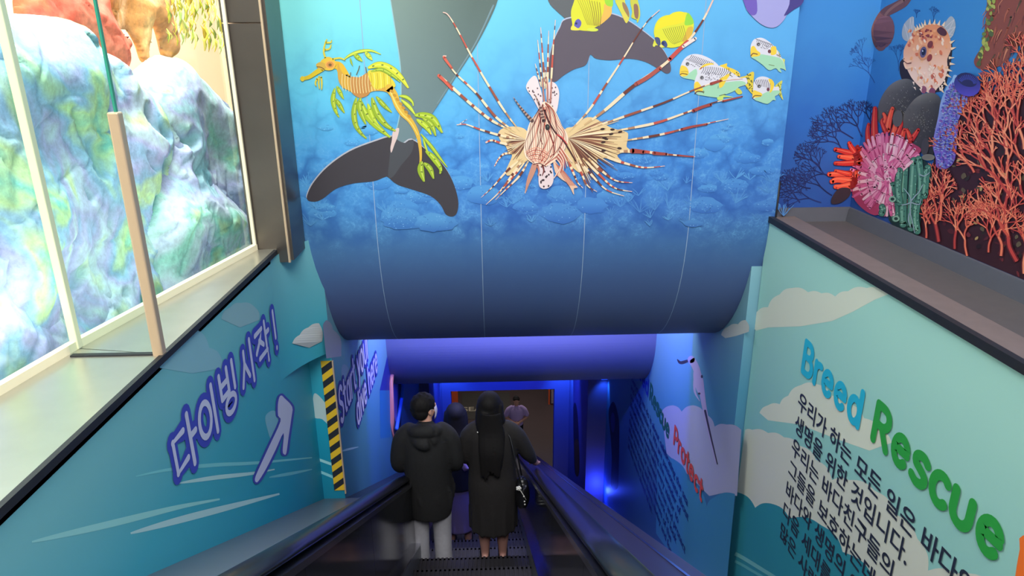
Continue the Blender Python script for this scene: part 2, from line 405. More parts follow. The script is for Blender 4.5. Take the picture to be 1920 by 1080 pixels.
# lower wall (main plane X=-1.3) with the recess cut out near its far end; built as a thick slab
far = [(-1.3, 0.6), (-1.3, 3.86)]
# faces: slab lower
P1 = hit(526, 717, 0, -1.3)
CX = -1.14; CY = 4.5
cr_top = Vector((CX, CY, 0)); zc = hit(611, 660, 1, CY).z
bot = lambda y: -0.6 - T30*y
front = [(-1.3, 0.6, ZS), (-1.3, 4.4, ZS-0.0), (-1.3, 4.4, P1.z+0.3), (-1.3, P1.y, P1.z), (-1.3, CY, P1.z-0.05), (-1.3, CY, bot(CY)-0.6), (-1.3, 0.6, bot(0.6)-0.6)]
wl = MB()
wl.prism([(-1.3, 0.6, ZS-.03), (-1.3, 3.95, ZS-.03), (-1.3, P1.y, P1.z), (-1.3, CY, zc), (-1.3, CY, bot(CY)-0.6), (-1.3, 0.6, bot(0.6)-0.6)], (-0.12, 0, 0))
# upper part sweeping in to the corner above the recess
FA, FB, FC, FD = Vector((-1.3, 3.95, ZS-.03)), Vector((-1.3, P1.y, P1.z)), Vector((CX, CY, zc)), Vector((CX, CY, ZS-.03))
def flap(u, v):
    p = FA.lerp(FB, v).lerp(FD.lerp(FC, v), u); return Vector((-1.3+(CX+1.3)*u*u, p.y, p.z))
nu_, nv_ = 10, 10; gv = [flap(i/nu_, j/nv_) for j in range(nv_+1) for i in range(nu_+1)]
fl_ = MB(); fl_.add(gv, [(j*(nu_+1)+i, j*(nu_+1)+i+1, (j+1)*(nu_+1)+i+1, (j+1)*(nu_+1)+i) for j in range(nv_) for i in range(nu_)])
wl.add([flap(i/nu_, 1) for i in range(nu_+1)]+[Vector((-1.32, p.y, p.z)) for p in (flap(i/nu_, 1) for i in range(nu_+1))], [(i, i+1, nu_+2+i, nu_+1+i) for i in range(nu_)])
# return face that carries the hazard tape
wl.add([(-1.3, CY, zc), (CX, CY, zc), (CX, CY, bot(CY)-0.6), (-1.3, CY, bot(CY)-0.6)], [(0, 1, 2, 3)])
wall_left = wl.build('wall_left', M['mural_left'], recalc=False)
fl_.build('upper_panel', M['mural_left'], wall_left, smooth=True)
tag(wall_left, 'left teal wall with a printed sky and an arrow sign below the steel sill', kind='structure')
def slope_wall(name, x, y0, y1, z0top, z1top, low, thick, m):
    b = MB()
    b.prism([(x, y0, z0top), (x, y1, z1top), (x, y1, -low-T30*y1), (x, y0, -low-T30*y0)], (thick, 0, 0))
    return b.build(name, m, recalc=True)
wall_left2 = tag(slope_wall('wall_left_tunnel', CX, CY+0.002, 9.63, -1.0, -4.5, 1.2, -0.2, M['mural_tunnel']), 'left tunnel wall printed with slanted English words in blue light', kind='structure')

# steel sill, its black edge, glass fin, window
WA, WB, WC = Vector((-1.42, 4.08, 0)), Vector((-1.677, 2.62, 0)), Vector((-1.86, 1.05, 0))
b = MB()
b.prism([(-1.3, 2.545, ZS), (-1.3, 4.1, ZS), (WA.x, 4.08, ZS), (WB.x, 2.62, ZS)], (0, 0, -0.05))
sill = b.build('trim_sill', M['steel'], recalc=True); tag(sill, 'brushed steel window sill beyond the glass fin', kind='structure')
b = MB()
b.prism([(-1.3, 0.6, ZS), (-1.3, 2.54, ZS), (WB.x, 2.615, ZS), (WC.x, 1.05, ZS), (WC.x-.04, 0.6, ZS)], (0, 0, -0.05))
tag(b.build('trim_sill.001', M['steel'], recalc=True), 'brushed steel window sill in the lower left foreground', kind='structure')
b = MB(); b.box(-1.308, -1.288, 0.6, 4.06, ZS-0.024, ZS+0.004)
tag(b.build('trim_edge', M['black_rubber']), 'black rubber strip along the edge of the steel sill', kind='structure')

win = empty('window_1', (-1.68, 2.62, ZS)); tag(win, 'tall window onto the bright rock tank at left', kind='structure')
def child(o, parent):
    o.parent = parent; o.matrix_parent_inverse = Matrix.Translation(parent.location).inverted(); return o
def wall_strip(a, c, z0, z1, t, name, m, inset=0.0):
    """vertical slab between plan points a and c"""
    d = (c-a).normalized(); n = Vector((-d.y, d.x, 0))
    if n.x < 0: n = -n
    b = MB(); p = [a+n*inset, c+n*inset, c+n*(inset-t), a+n*(inset-t)]
    b.prism([(q.x, q.y, z0) for q in p], (0, 0, z1-z0)); return b.build(name, m, recalc=True)
for a, c in ((WA, WB), (WB, WC)):
    child(wall_strip(a, c, ZS, 2.4, 0.012, 'pane', M['glass'], -0.01), win)
    child(wall_strip(a, c, ZS+0.0, ZS+0.035, 0.03, 'bottom_rail', M['frame'], 0.012), win)
def post(a, w, z0, z1, name, m, d=None):
    b = MB(); b.box(a.x-w, a.x+w, a.y-w, a.y+w, z0, z1); return bevel(b.build(name, m), 0.004)
child(post(WB, 0.016, ZS, 2.4, 'mullion', M['frame']), win)
child(post(WA+Vector((0.0, -0.01, 0)), 0.010, ZS, 2.4, 'mullion', M['frame']), win)

fin = empty('glass_fin', (-1.3, 2.54, ZS)); tag(fin, 'upright glass fin with a champagne metal end post on the sill', 'glass panel')
b = MB(); b.box(-1.655, -1.312, 2.536, 2.548, ZS+0.004, 2.4); child(b.build('pane', M['glass']), fin)
b = MB(); b.box(-1.312, -1.304, 2.535, 2.549, -0.20, 2.4); child(b.build('polished_edge', M['glass_edge']), fin)['label'] = 'green polished glass edge'
b = MB(); b.box(-1.333, -1.293, 2.522, 2.560, ZS-0.02, -0.185); child(bevel(b.build('end_post', M['channel']), 0.006), fin)
b = MB(); b.box(-1.655, -1.31, 2.530, 2.553, ZS, ZS+0.006); child(b.build('base_seal', M['black_rubber']), fin)

# dark steel pillar at the far end of the window
pil = empty('wall_pillar', (-1.3, 4.1, -1.1)); tag(pil, 'dark polished steel pillar between the tank window and the printed bulkhead', 'pillar')
xs = [hit(415, 0, 1, 4.1).x, -1.43]
b = MB(); b.prism([(-1.45, 4.09, ZS-0.005), (-1.315, 4.09, ZS-0.005), (-1.315, 4.09, -1.2), (-1.235, 4.09, -1.2), (-1.235, 4.09, 0.165), (-1.45, 4.09, 0.165)], (0, 0.28, 0))
child(b.build('cladding_panel', M['dark_steel'], recalc=True), pil)
b = MB(); b.box(-1.45, -1.235, 4.09, 4.37, 0.172, 2.4); child(b.build('cladding_panel', M['dark_steel']), pil)
b = MB(); b.box(-1.234, -1.222, 4.082, 4.10, -1.2, 2.4); child(b.build('edge_trim', M['channel']), pil)['label'] = 'thin pale metal corner trim'
b = MB(); b.box(-1.234, -1.205, 4.102, 4.385, -1.19, 2.4); child(b.build('side_panel', M['dark_steel']), pil)

# hazard tape on the recess edge
hz = empty('hazard_tape', (CX, CY, -2.2)); tag(hz, 'black and yellow striped hazard strip on the left wall corner', 'hazard tape')
b = MB(); t0 = hit(601, 677, 1, CY-.004); t1 = hit(622, 677, 1, CY-.004); q0 = hit(627, 919, 1, CY-.004); q1 = hit(639, 919, 1, CY-.004)
TX0, TX1, TZ1, TZ0 = CX-0.075, CX+0.004, t0.z, q0.z
b.box(TX0, TX1, CY-0.008, CY-0.002, TZ0, TZ1); child(b.build('backing', mat('hazard_yellow', (222, 182, 40), 0.5)), hz)
wdt = TX1-TX0; pitch = (TZ1-TZ0)/10.0
blk = mat('hazard_black', (34, 38, 46), 0.5)
for i in range(-1, 11):
    z = TZ0+pitch*i
    quad = [(TX0, z), (TX1, z+wdt*0.75), (TX1, z+wdt*0.75+pitch*0.5), (TX0, z+pitch*0.5)]
    # clip to strip
    def clip(poly, lo, hi):
        for sgn, lim in ((1, lo), (-1, -hi)):
            out = []
            for k in range(len(poly)):
                a, c = poly[k], poly[(k+1) % len(poly)]; fa, fc = sgn*a[1]-lim, sgn*c[1]-lim
                if fa >= 0: out.append(a)
                if fa*fc < 0: t = fa/(fa-fc); out.append((a[0]+(c[0]-a[0])*t, a[1]+(c[1]-a[1])*t))
            poly = out
            if len(poly) < 3: return []
        return poly
    qd = clip(quad, TZ0, TZ1)
    if len(qd) >= 3:
        b = MB(); b.prism([(x, CY-0.0085, zz) for x, zz in qd], (0, 0.002, 0)); child(b.build('black_stripe', blk), hz)
b = MB(); b.box(CX+0.003, CX+0.012, CY-0.012, CY+0.004, TZ0-0.03, TZ1); child(b.build('corner_bead', M['channel']), hz)

# ================================================================== setting: right side
XR, XR2, ZL = 1.85, 1.78, -1.04
b = MB(); b.prism([(XR, 1.2, ZL), (XR, 4.44, ZL), (XR, 4.44, -1.6-T30*4.44), (XR, 1.2, -1.6-T30*1.2)], (0.12, 0, 0))
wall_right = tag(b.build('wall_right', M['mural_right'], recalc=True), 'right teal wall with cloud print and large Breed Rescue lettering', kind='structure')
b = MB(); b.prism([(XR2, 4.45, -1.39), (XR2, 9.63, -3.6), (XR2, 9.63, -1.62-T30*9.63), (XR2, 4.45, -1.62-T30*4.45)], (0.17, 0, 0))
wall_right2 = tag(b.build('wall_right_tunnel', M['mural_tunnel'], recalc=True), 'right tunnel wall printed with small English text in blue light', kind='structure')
b = MB(); b.box(1.97, 1.99, 4.45, 6.2, -3.2, ZL); tag(b.build('wall_right_void', M['dark']), 'black panel standing in for the dark gap beside the bulkhead edge', kind='structure')  # black panel put behind the opening so the void reads dark
b = MB(); b.box(XR-0.012, XR+0.02, 1.2, 4.43, ZL-0.03, ZL+0.008)
tag(b.build('trim_ledge_edge', M['black_rubber']), 'black edge strip on top of the right teal wall', kind='structure')
b = MB(); b.box(XR+0.02, 2.02, 1.2, 4.44, ZL-0.07, ZL+0.002)
tag(b.build('trim_ledge_front', M['ledge_brown']), 'brown grey front board of the right ledge', kind='structure')
b = MB(); b.box(2.02, 2.40, 1.2, 4.45, ZL-0.12, ZL-0.035)
tag(b.build('trim_ledge', M['ledge']), 'dark grey ledge below the coral mural', kind='structure')
XM, YM = 2.40, 4.45
b = MB(); b.prism([(XM-0.035, 1.0, ZL-0.04), (XM-0.02, 1.0, -0.985), (XM+0.02, 1.0, -0.985), (XM+0.02, 1.0, ZL-0.04)], (0, YM-1.0-.035, 0))
tag(b.build('baseboard_right', M['skirt'], recalc=True), 'grey skirting below the coral mural', kind='structure')
b = MB(); b.prism([(1.80, YM-0.035, ZL-0.04), (1.80, YM-0.02, -0.985), (1.80, YM+0.02, -0.985), (1.80, YM+0.02, ZL-0.04)], (XM-1.80, 0, 0))
tag(b.build('baseboard_back', M['skirt'], recalc=True), 'grey skirting beside the bulkhead edge', kind='structure')
def mural_mat():
    m = bpy.data.materials.new('deep_sea_mural'); m.use_nodes = True; nt = m.node_tree; b = nt.nodes['Principled BSDF']
    g = nt.nodes.new('ShaderNodeNewGeometry'); sp = nt.nodes.new('ShaderNodeSeparateXYZ'); nt.links.new(g.outputs['Position'], sp.inputs[0])
    mr = nt.nodes.new('ShaderNodeMapRange'); mr.inputs[1].default_value = -1.0; mr.inputs[2].default_value = 0.35
    nz = nt.nodes.new('ShaderNodeTexNoise'); nz.inputs['Scale'].default_value = 4; nz.inputs['Detail'].default_value = 6; nt.links.new(g.outputs['Position'], nz.inputs['Vector'])
    ad = nt.nodes.new('ShaderNodeMath'); ad.operation = 'MULTIPLY_ADD'; ad.inputs[1].default_value = 0.5; nt.links.new(nz.outputs['Fac'], ad.inputs[0]); nt.links.new(sp.outputs['Z'], ad.inputs[2])
    nt.links.new(ad.outputs[0], mr.inputs[0])
    cr = nt.nodes.new('ShaderNodeValToRGB'); nt.links.new(mr.outputs[0], cr.inputs[0]); e = cr.color_ramp.elements
    e[0].color = lin((34, 60, 140)); e[0].position = 0; e[1].color = lin((58, 134, 204)); e[1].position = 1
    for p, c in ((0.3, (40, 84, 160)), (0.62, (40, 104, 188))): q = e.new(p); q.color = lin(c)
    nt.links.new(cr.outputs[0], b.inputs['Base Color']); b.inputs['Roughness'].default_value = 0.5
    return m
M['mural'] = mural_mat()
b = MB(); b.prism([(XM, YM+0.05, -1.2), (XM, 0.8, -1.2), (XM, 0.8, 2.4), (XM, YM+0.05, 2.4)], (0.1, 0, 0))
wall_mural = tag(b.build('wall_right_upper', M['mural'], recalc=True), 'upper right wall printed with coral, sponges and a porcupinefish', kind='structure')
b = MB(); b.box(1.80, XM, YM, YM+0.08, -1.2, 2.4)
wall_back = tag(b.build('wall_back', M['mural'], recalc=True), 'narrow end wall printed with dark blue sea fans', kind='structure')

# ================================================================== setting: tunnel beyond the bulkhead
b = MB(); b.box(-1.4, 2.0, 5.55, 7.2, -1.5, -1.4); tag(b.build('ceiling', M['tunnel']), 'tunnel ceiling behind the printed bulkhead', kind='structure')
b = MB(); prf = [(6.85, -1.4), (6.85, -2.9)]
for i in range(41):
    t = i/40*PI/2; prf.append((6.85+1.15*(1-math.cos(t)), -2.95-0.87*math.sin(t)))
prf += [(8.25, -3.82), (8.25, -1.4)]
b.prism([(CX-0.02, y, z) for y, z in prf], (XR2-CX+0.04, 0, 0))
bm_ = b.build('ceiling_beam', M['tunnel'], recalc=True); tag(bm_, 'rounded grey bulkhead glowing blue across the tunnel', kind='structure')
b = MB(); b.prism([(CX-.05, 8.25, -3.6), (CX-.05, 12.1, -5.55), (CX-.05, 12.1, -5.4), (CX-.05, 8.25, -3.4)], (3.1, 0, 0))
tag(b.build('ceiling.001', M['tunnel'], recalc=True), 'sloping tunnel ceiling between the rounded bulkhead and the portal', kind='structure')
# narrower end of the tunnel and the portal frame
for side, x0, x1, xo in (('left', -1.3, -0.99, -0.99), ('right', 1.48, 1.9, 1.48)):
    b = MB(); b.prism([(x0, 9.63, -4.2), (x0, 12.0, -5.2), (x0, 12.0, -9.9), (x0, 9.63, -8.6)], (x1-x0, 0, 0))
    tag(b.build('wall_'+side+'_end', M['portal'], recalc=True), side+' end wall of the tunnel before the portal', kind='structure')
b = MB()
b.box(-1.0, 1.5, 12.0, 12.2, -6.17, -5.2); tag(b.build('trim_lintel', M['portal']), 'deep lintel of the blue lit portal', kind='structure')
b = MB(); b.box(-1.0, -0.82, 12.0, 12.2, -10.3, -6.17); tag(b.build('trim_jamb', M['portal']), 'left jamb of the blue lit portal', kind='structure')
b = MB(); b.box(1.19, 1.5, 12.0, 12.2, -10.3, -6.17); tag(b.build('trim_jamb.001', M['portal']), 'right jamb of the blue lit portal', kind='structure')
b = MB(); b.box(-6, 7, 12.2, 26, -10.4, -10.3); tag(b.build('floor', M['floor']), 'brown floor of the lower hall', kind='structure')
b = MB(); b.box(-6, 7, 26, 26.1, -10.3, -5.5); tag(b.build('wall_far', mat('far_wall', (80, 72, 74), .7)), 'dim far wall of the lower hall', kind='structure')
b = MB(); b.box(-6, 7, 12.2, 26, -5.6, -5.5); tag(b.build('ceiling.002', mat('hall_ceiling', (40, 38, 44), .8)), 'dark ceiling of the lower hall', kind='structure')
for sx, nm in ((-6.1, 'left'), (7.0, 'right')):
    b = MB(); b.box(sx, sx+.1, 12.2, 26, -10.3, -5.5); tag(b.build('wall_%s_hall' % nm, bpy.data.materials['far_wall']), nm+' wall of the lower hall', kind='structure')
# sloping floor gap beside the right balustrade
b = MB(); b.prism([(0.95, 1.2, -1.62-T30*1.2), (0.95, 12.0, -1.62-T30*12.0), (0.95, 12.0, -1.9-T30*12), (0.95, 1.2, -1.9-T30*1.2)], (0.84, 0, 0))
tag(b.build('floor.001', M['deck'], recalc=True), 'sloping dark floor strip between the escalator and the right wall', kind='structure')
b = MB(); b.prism([(1.60, 1.2, -1.50-T30*1.2), (1.60, 9.6, -1.50-T30*9.6), (1.60, 9.6, -1.63-T30*9.6), (1.60, 1.2, -1.63-T30*1.2)], (0.18, 0, 0))
tag(b.build('baseboard_right_tunnel', mat('plinth_grey', (90, 92, 120), .4), recalc=True), 'low sloping plinth at the foot of the right tunnel wall', kind='structure')
# ================================================================== rock tank behind the window
def rock_mat(name, cols, hole, seed):
    m = bpy.data.materials.new(name); m.use_nodes = True; nt = m.node_tree; b = nt.nodes['Principled BSDF']
    g = nt.nodes.new('ShaderNodeNewGeometry')
    mp = nt.nodes.new('ShaderNodeMapping'); mp.inputs['Location'].default_value = (seed, seed*.7, seed*.3); nt.links.new(g.outputs['Position'], mp.inputs[0])
    nz = nt.nodes.new('ShaderNodeTexNoise'); nz.inputs['Scale'].default_value = 1.9; nz.inputs['Detail'].default_value = 3; nz.inputs['Distortion'].default_value = 0.6; nt.links.new(mp.outputs[0], nz.inputs['Vector'])
    cr = nt.nodes.new('ShaderNodeValToRGB'); nt.links.new(nz.outputs['Fac'], cr.inputs[0]); e = cr.color_ramp.elements
    while len(e) < len(cols): e.new(0.5)
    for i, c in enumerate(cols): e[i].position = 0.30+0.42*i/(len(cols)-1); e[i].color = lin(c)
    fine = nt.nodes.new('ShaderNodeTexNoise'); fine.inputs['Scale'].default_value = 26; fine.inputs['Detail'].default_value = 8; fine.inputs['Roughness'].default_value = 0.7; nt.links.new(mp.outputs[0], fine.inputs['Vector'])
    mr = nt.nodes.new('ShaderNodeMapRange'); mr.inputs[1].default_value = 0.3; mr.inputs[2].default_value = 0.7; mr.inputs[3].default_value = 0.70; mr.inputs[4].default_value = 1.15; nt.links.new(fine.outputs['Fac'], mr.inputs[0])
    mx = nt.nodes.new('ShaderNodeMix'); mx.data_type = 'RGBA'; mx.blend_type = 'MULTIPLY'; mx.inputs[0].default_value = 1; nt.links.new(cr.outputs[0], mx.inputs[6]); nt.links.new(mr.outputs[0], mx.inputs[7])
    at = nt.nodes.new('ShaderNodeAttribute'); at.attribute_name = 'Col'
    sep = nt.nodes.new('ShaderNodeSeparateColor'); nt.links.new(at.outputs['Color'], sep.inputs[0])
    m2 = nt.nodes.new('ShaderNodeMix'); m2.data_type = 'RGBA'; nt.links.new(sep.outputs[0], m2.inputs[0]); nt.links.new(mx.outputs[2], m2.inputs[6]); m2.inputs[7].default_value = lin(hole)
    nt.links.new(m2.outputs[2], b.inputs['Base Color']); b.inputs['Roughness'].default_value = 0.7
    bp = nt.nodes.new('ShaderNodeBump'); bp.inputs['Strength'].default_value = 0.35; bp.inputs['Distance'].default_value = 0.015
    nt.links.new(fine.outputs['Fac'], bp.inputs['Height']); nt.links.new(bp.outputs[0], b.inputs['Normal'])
    return m

def relief_rock(name, outline_px, X0, depth, m, seed, step=0.016, lump=0.10, pits=0.05, pit_scale=3.2, back=0.10):
    """a rock whose outline lies in the plane X=X0 and which swells toward the window; closed at the back"""
    pl = [hit(x, y, 0, X0) for x, y in spline(outline_px, 5, True)]
    P = np.array([(p.y, p.z) for p in pl]); lo, hi = P.min(0), P.max(0)
    ny, nz = int((hi[0]-lo[0])/step)+2, int((hi[1]-lo[1])/step)+2
    Y, Z = np.meshgrid(lo[0]+np.arange(ny)*step, lo[1]+np.arange(nz)*step, indexing='ij')
    ins = np.zeros(Y.shape, bool); dist = np.full(Y.shape, 9.0)
    for i in range(len(P)):
        a, c = P[i-1], P[i]
        cond = ((a[1] > Z) != (c[1] > Z)); xi = (c[0]-a[0])*(Z-a[1])/((c[1]-a[1]) or 1e-9)+a[0]; ins ^= cond & (Y < xi)
        d = c-a; L = (d@d) or 1e-9; t = np.clip(((Y-a[0])*d[0]+(Z-a[1])*d[1])/L, 0, 1)
        dist = np.minimum(dist, np.hypot(Y-a[0]-t*d[0], Z-a[1]-t*d[1]))
    idx = -np.ones(Y.shape, int); v = []; colr = []
    for i in range(ny):
        for j in range(nz):
            if not ins[i, j]: continue
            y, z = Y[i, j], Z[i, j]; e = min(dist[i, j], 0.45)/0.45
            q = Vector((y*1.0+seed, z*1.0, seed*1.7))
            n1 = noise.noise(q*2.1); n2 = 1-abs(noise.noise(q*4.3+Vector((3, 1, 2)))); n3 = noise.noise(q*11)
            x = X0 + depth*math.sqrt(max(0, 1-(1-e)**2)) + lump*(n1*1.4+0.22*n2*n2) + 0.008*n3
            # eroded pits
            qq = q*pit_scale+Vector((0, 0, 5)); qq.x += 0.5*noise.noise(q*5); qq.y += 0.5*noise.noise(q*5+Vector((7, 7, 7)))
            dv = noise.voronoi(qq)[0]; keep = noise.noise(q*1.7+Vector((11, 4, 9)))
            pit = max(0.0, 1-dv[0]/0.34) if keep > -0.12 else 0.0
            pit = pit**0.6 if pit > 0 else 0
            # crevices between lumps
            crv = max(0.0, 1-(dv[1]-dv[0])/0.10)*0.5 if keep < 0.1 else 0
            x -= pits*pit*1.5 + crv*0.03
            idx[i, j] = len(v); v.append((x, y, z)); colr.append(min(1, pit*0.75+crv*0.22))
    nf = len(v); f = []
    for i in range(ny-1):
        for j in range(nz-1):
            q = (idx[i, j], idx[i+1, j], idx[i+1, j+1], idx[i, j+1])
            if min(q) >= 0: f.append(q)
    v += [(X0-back*math.sqrt(max(0, 1-(1-min(d, .3)/.3)**2)) if True else X0, y, z) for (x, y, z), d in zip(v, [dist[i, j] for i in range(ny) for j in range(nz) if ins[i, j]])]
    colr += [0]*nf
    edge = {}
    for q in f:
        for k in range(4): a, c = q[k], q[(k+1) % 4]; edge[(a, c)] = edge.get((a, c), 0)+1
    bf = [tuple(i+nf for i in reversed(q)) for q in f]
    for (a, c) in edge:
        if (c, a) not in edge: bf.append((c, a, a+nf, c+nf))
    me = bpy.data.meshes.new(name); me.from_pydata(v, [], f+bf); me.polygons.foreach_set('use_smooth', [True]*len(me.polygons))
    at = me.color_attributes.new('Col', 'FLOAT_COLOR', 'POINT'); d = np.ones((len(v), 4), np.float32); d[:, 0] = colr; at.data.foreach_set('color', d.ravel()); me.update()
    return link(name, me, m)
PALE = [(96, 190, 190), (140, 218, 206), (206, 236, 176), (160, 200, 236), (186, 186, 234), (206, 228, 240), (222, 236, 150)]  # rainbow tint of the tank lighting put into the rock base colours
PALE2 = [(146, 206, 228), (174, 216, 232), (184, 188, 232), (204, 224, 238), (160, 226, 210), (210, 232, 164), (190, 200, 236)]
rmA = rock_mat('mint_tinted_rock', PALE, (110, 172, 172), 1.3); rmB = rock_mat('lilac_tinted_rock', PALE2, (120, 170, 176), 4.1)
rk = empty('tank_rockwork', (-2.4, 3.0, -1.9)); tag(rk, 'pale mint and lilac artificial rockwork filling the tank behind the window', 'rock')
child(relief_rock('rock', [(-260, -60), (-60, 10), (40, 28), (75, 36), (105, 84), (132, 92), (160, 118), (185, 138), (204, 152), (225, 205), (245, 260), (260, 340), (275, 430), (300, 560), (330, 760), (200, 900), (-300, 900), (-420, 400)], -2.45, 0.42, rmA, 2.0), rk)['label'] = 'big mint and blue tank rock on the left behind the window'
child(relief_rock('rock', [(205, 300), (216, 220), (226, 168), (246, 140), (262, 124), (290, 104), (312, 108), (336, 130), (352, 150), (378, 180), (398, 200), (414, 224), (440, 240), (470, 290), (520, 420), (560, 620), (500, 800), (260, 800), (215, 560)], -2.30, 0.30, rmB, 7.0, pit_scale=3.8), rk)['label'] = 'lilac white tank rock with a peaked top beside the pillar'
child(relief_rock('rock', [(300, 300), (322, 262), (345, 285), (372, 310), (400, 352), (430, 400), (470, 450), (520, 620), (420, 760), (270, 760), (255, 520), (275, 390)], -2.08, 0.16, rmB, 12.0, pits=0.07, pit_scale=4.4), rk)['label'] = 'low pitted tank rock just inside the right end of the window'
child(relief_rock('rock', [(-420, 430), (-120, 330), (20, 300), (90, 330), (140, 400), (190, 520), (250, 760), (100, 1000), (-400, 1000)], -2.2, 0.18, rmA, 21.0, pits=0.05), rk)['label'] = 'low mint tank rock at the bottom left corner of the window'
corA = rock_mat('salmon_coral', [(250, 160, 135), (248, 128, 104), (238, 92, 72), (244, 120, 84), (250, 176, 130)], (226, 92, 70), 8)
corB = rock_mat('orange_coral', [(250, 210, 150), (246, 178, 110), (214, 150, 90), (250, 200, 160), (232, 160, 88)], (170, 130, 70), 15)
tag(relief_rock('coral_mass', [(40, -80), (120, -60), (180, -40), (200, 40), (232, 62), (252, 80), (236, 130), (222, 190), (200, 200), (120, 130), (40, 60)], -2.85, 0.16, corA, 31, pits=0.02),
    'salmon pink coral mass above the left tank rock', 'coral')
tag(relief_rock('coral_mass', [(178, -60), (300, -60), (318, 40), (322, 96), (310, 110), (296, 60), (282, 40), (286, 92), (272, 120), (258, 84), (238, 56), (224, 70), (202, 60), (188, 20)], -2.95, 0.12, corB, 41, pits=0.02),
    'orange coral with hanging folds at the top of the tank', 'coral')
b = MB(); rn = random.Random(5)
for i in range(230):
    px, py = rn.uniform(312, 425), rn.uniform(-60, 105); 
    if py > 70+(px-315)*0.25: continue
    p = hit(px, py, 0, -2.55+rn.uniform(-.08, .08)); L = rn.uniform(.06, .16); a = rn.uniform(-.5, .5); wd = rn.uniform(.008, .018)
    pts = [p+Vector((0.02*math.sin(k), math.sin(a)*L*k/3, L*k/3*math.cos(a)-L*.5)) for k in range(4)]
    c = rn.choice([(226, 224, 70), (196, 206, 60), (244, 240, 130), (150, 176, 80), (220, 190, 60)])
    b.tube(pts, [wd*.4, wd, wd*.8, wd*.15], 6, lin(c), flat=0.3)
tag(b.build('tank_plant', M['print'], smooth=True), 'yellow green tank plant beside the pillar', 'plant', kind='stuff')
b = MB(); b.box(-3.7, -3.6, -1.5, 10.0, -2.5, 3.0); tag(b.build('wall_tank_back', mat('tank_backdrop', (252, 232, 204), .8)), 'cream backdrop of the rock tank', kind='structure')
b = MB(); b.box(-3.7, -1.46, 10.0, 10.05, -2.5, 3.0); tag(b.build('wall_tank_end', mat('tank_end', (250, 226, 200), .8)), 'cream end wall of the rock tank', kind='structure')
b = MB(); b.box(-3.6, -1.46, -1.5, 10.0, -2.5, -2.4); tag(b.build('floor_tank', bpy.data.materials['tank_backdrop']), 'pale floor of the rock tank', kind='structure')
# ================================================================== escalator
HL, HR = -0.775, 0.385            # handrail centre lines
SX0, SX1 = -0.66, 0.28            # step edges
TREAD_Z0 = -4.36; TREAD_Y0 = 4.93 # the step under the man
esc_o = empty('escalator', (-0.19, 4.93, -4.36)); tag(esc_o, 'dark descending escalator between glossy black side panels', 'escalator')
b = MB(); D = 0.404; Rz = D*T30
wS = SX1-SX0
b.box(-wS/2, wS/2, 0, D-0.008, -0.035, -0.012)
ng = 26
for i in range(ng):
    x = -wS/2+wS*(i+0.15)/ng; b.box(x, x+wS/ng*0.55, 0.004, D-0.012, -0.012, 0.0)
vs = []; 
rp = [(D-0.010, -0.012), (D-0.004, -0.05), (D-0.002, -0.12), (D-0.008, -0.19), (D-0.02, -Rz-0.03)]
b.prism([(-wS/2, y, z) for y, z in rp]+[(-wS/2, y-0.02, z) for y, z in reversed(rp)], (wS, 0, 0))
step_me = b.mesh('step'); step_me.materials.append(M['step'])
for k in range(-6, 25):
    o = bpy.data.objects.new('step', step_me); COL.objects.link(o)
    o.location = ((SX0+SX1)/2, TREAD_Y0+k*D, TREAD_Z0-k*Rz); child(o, esc_o)
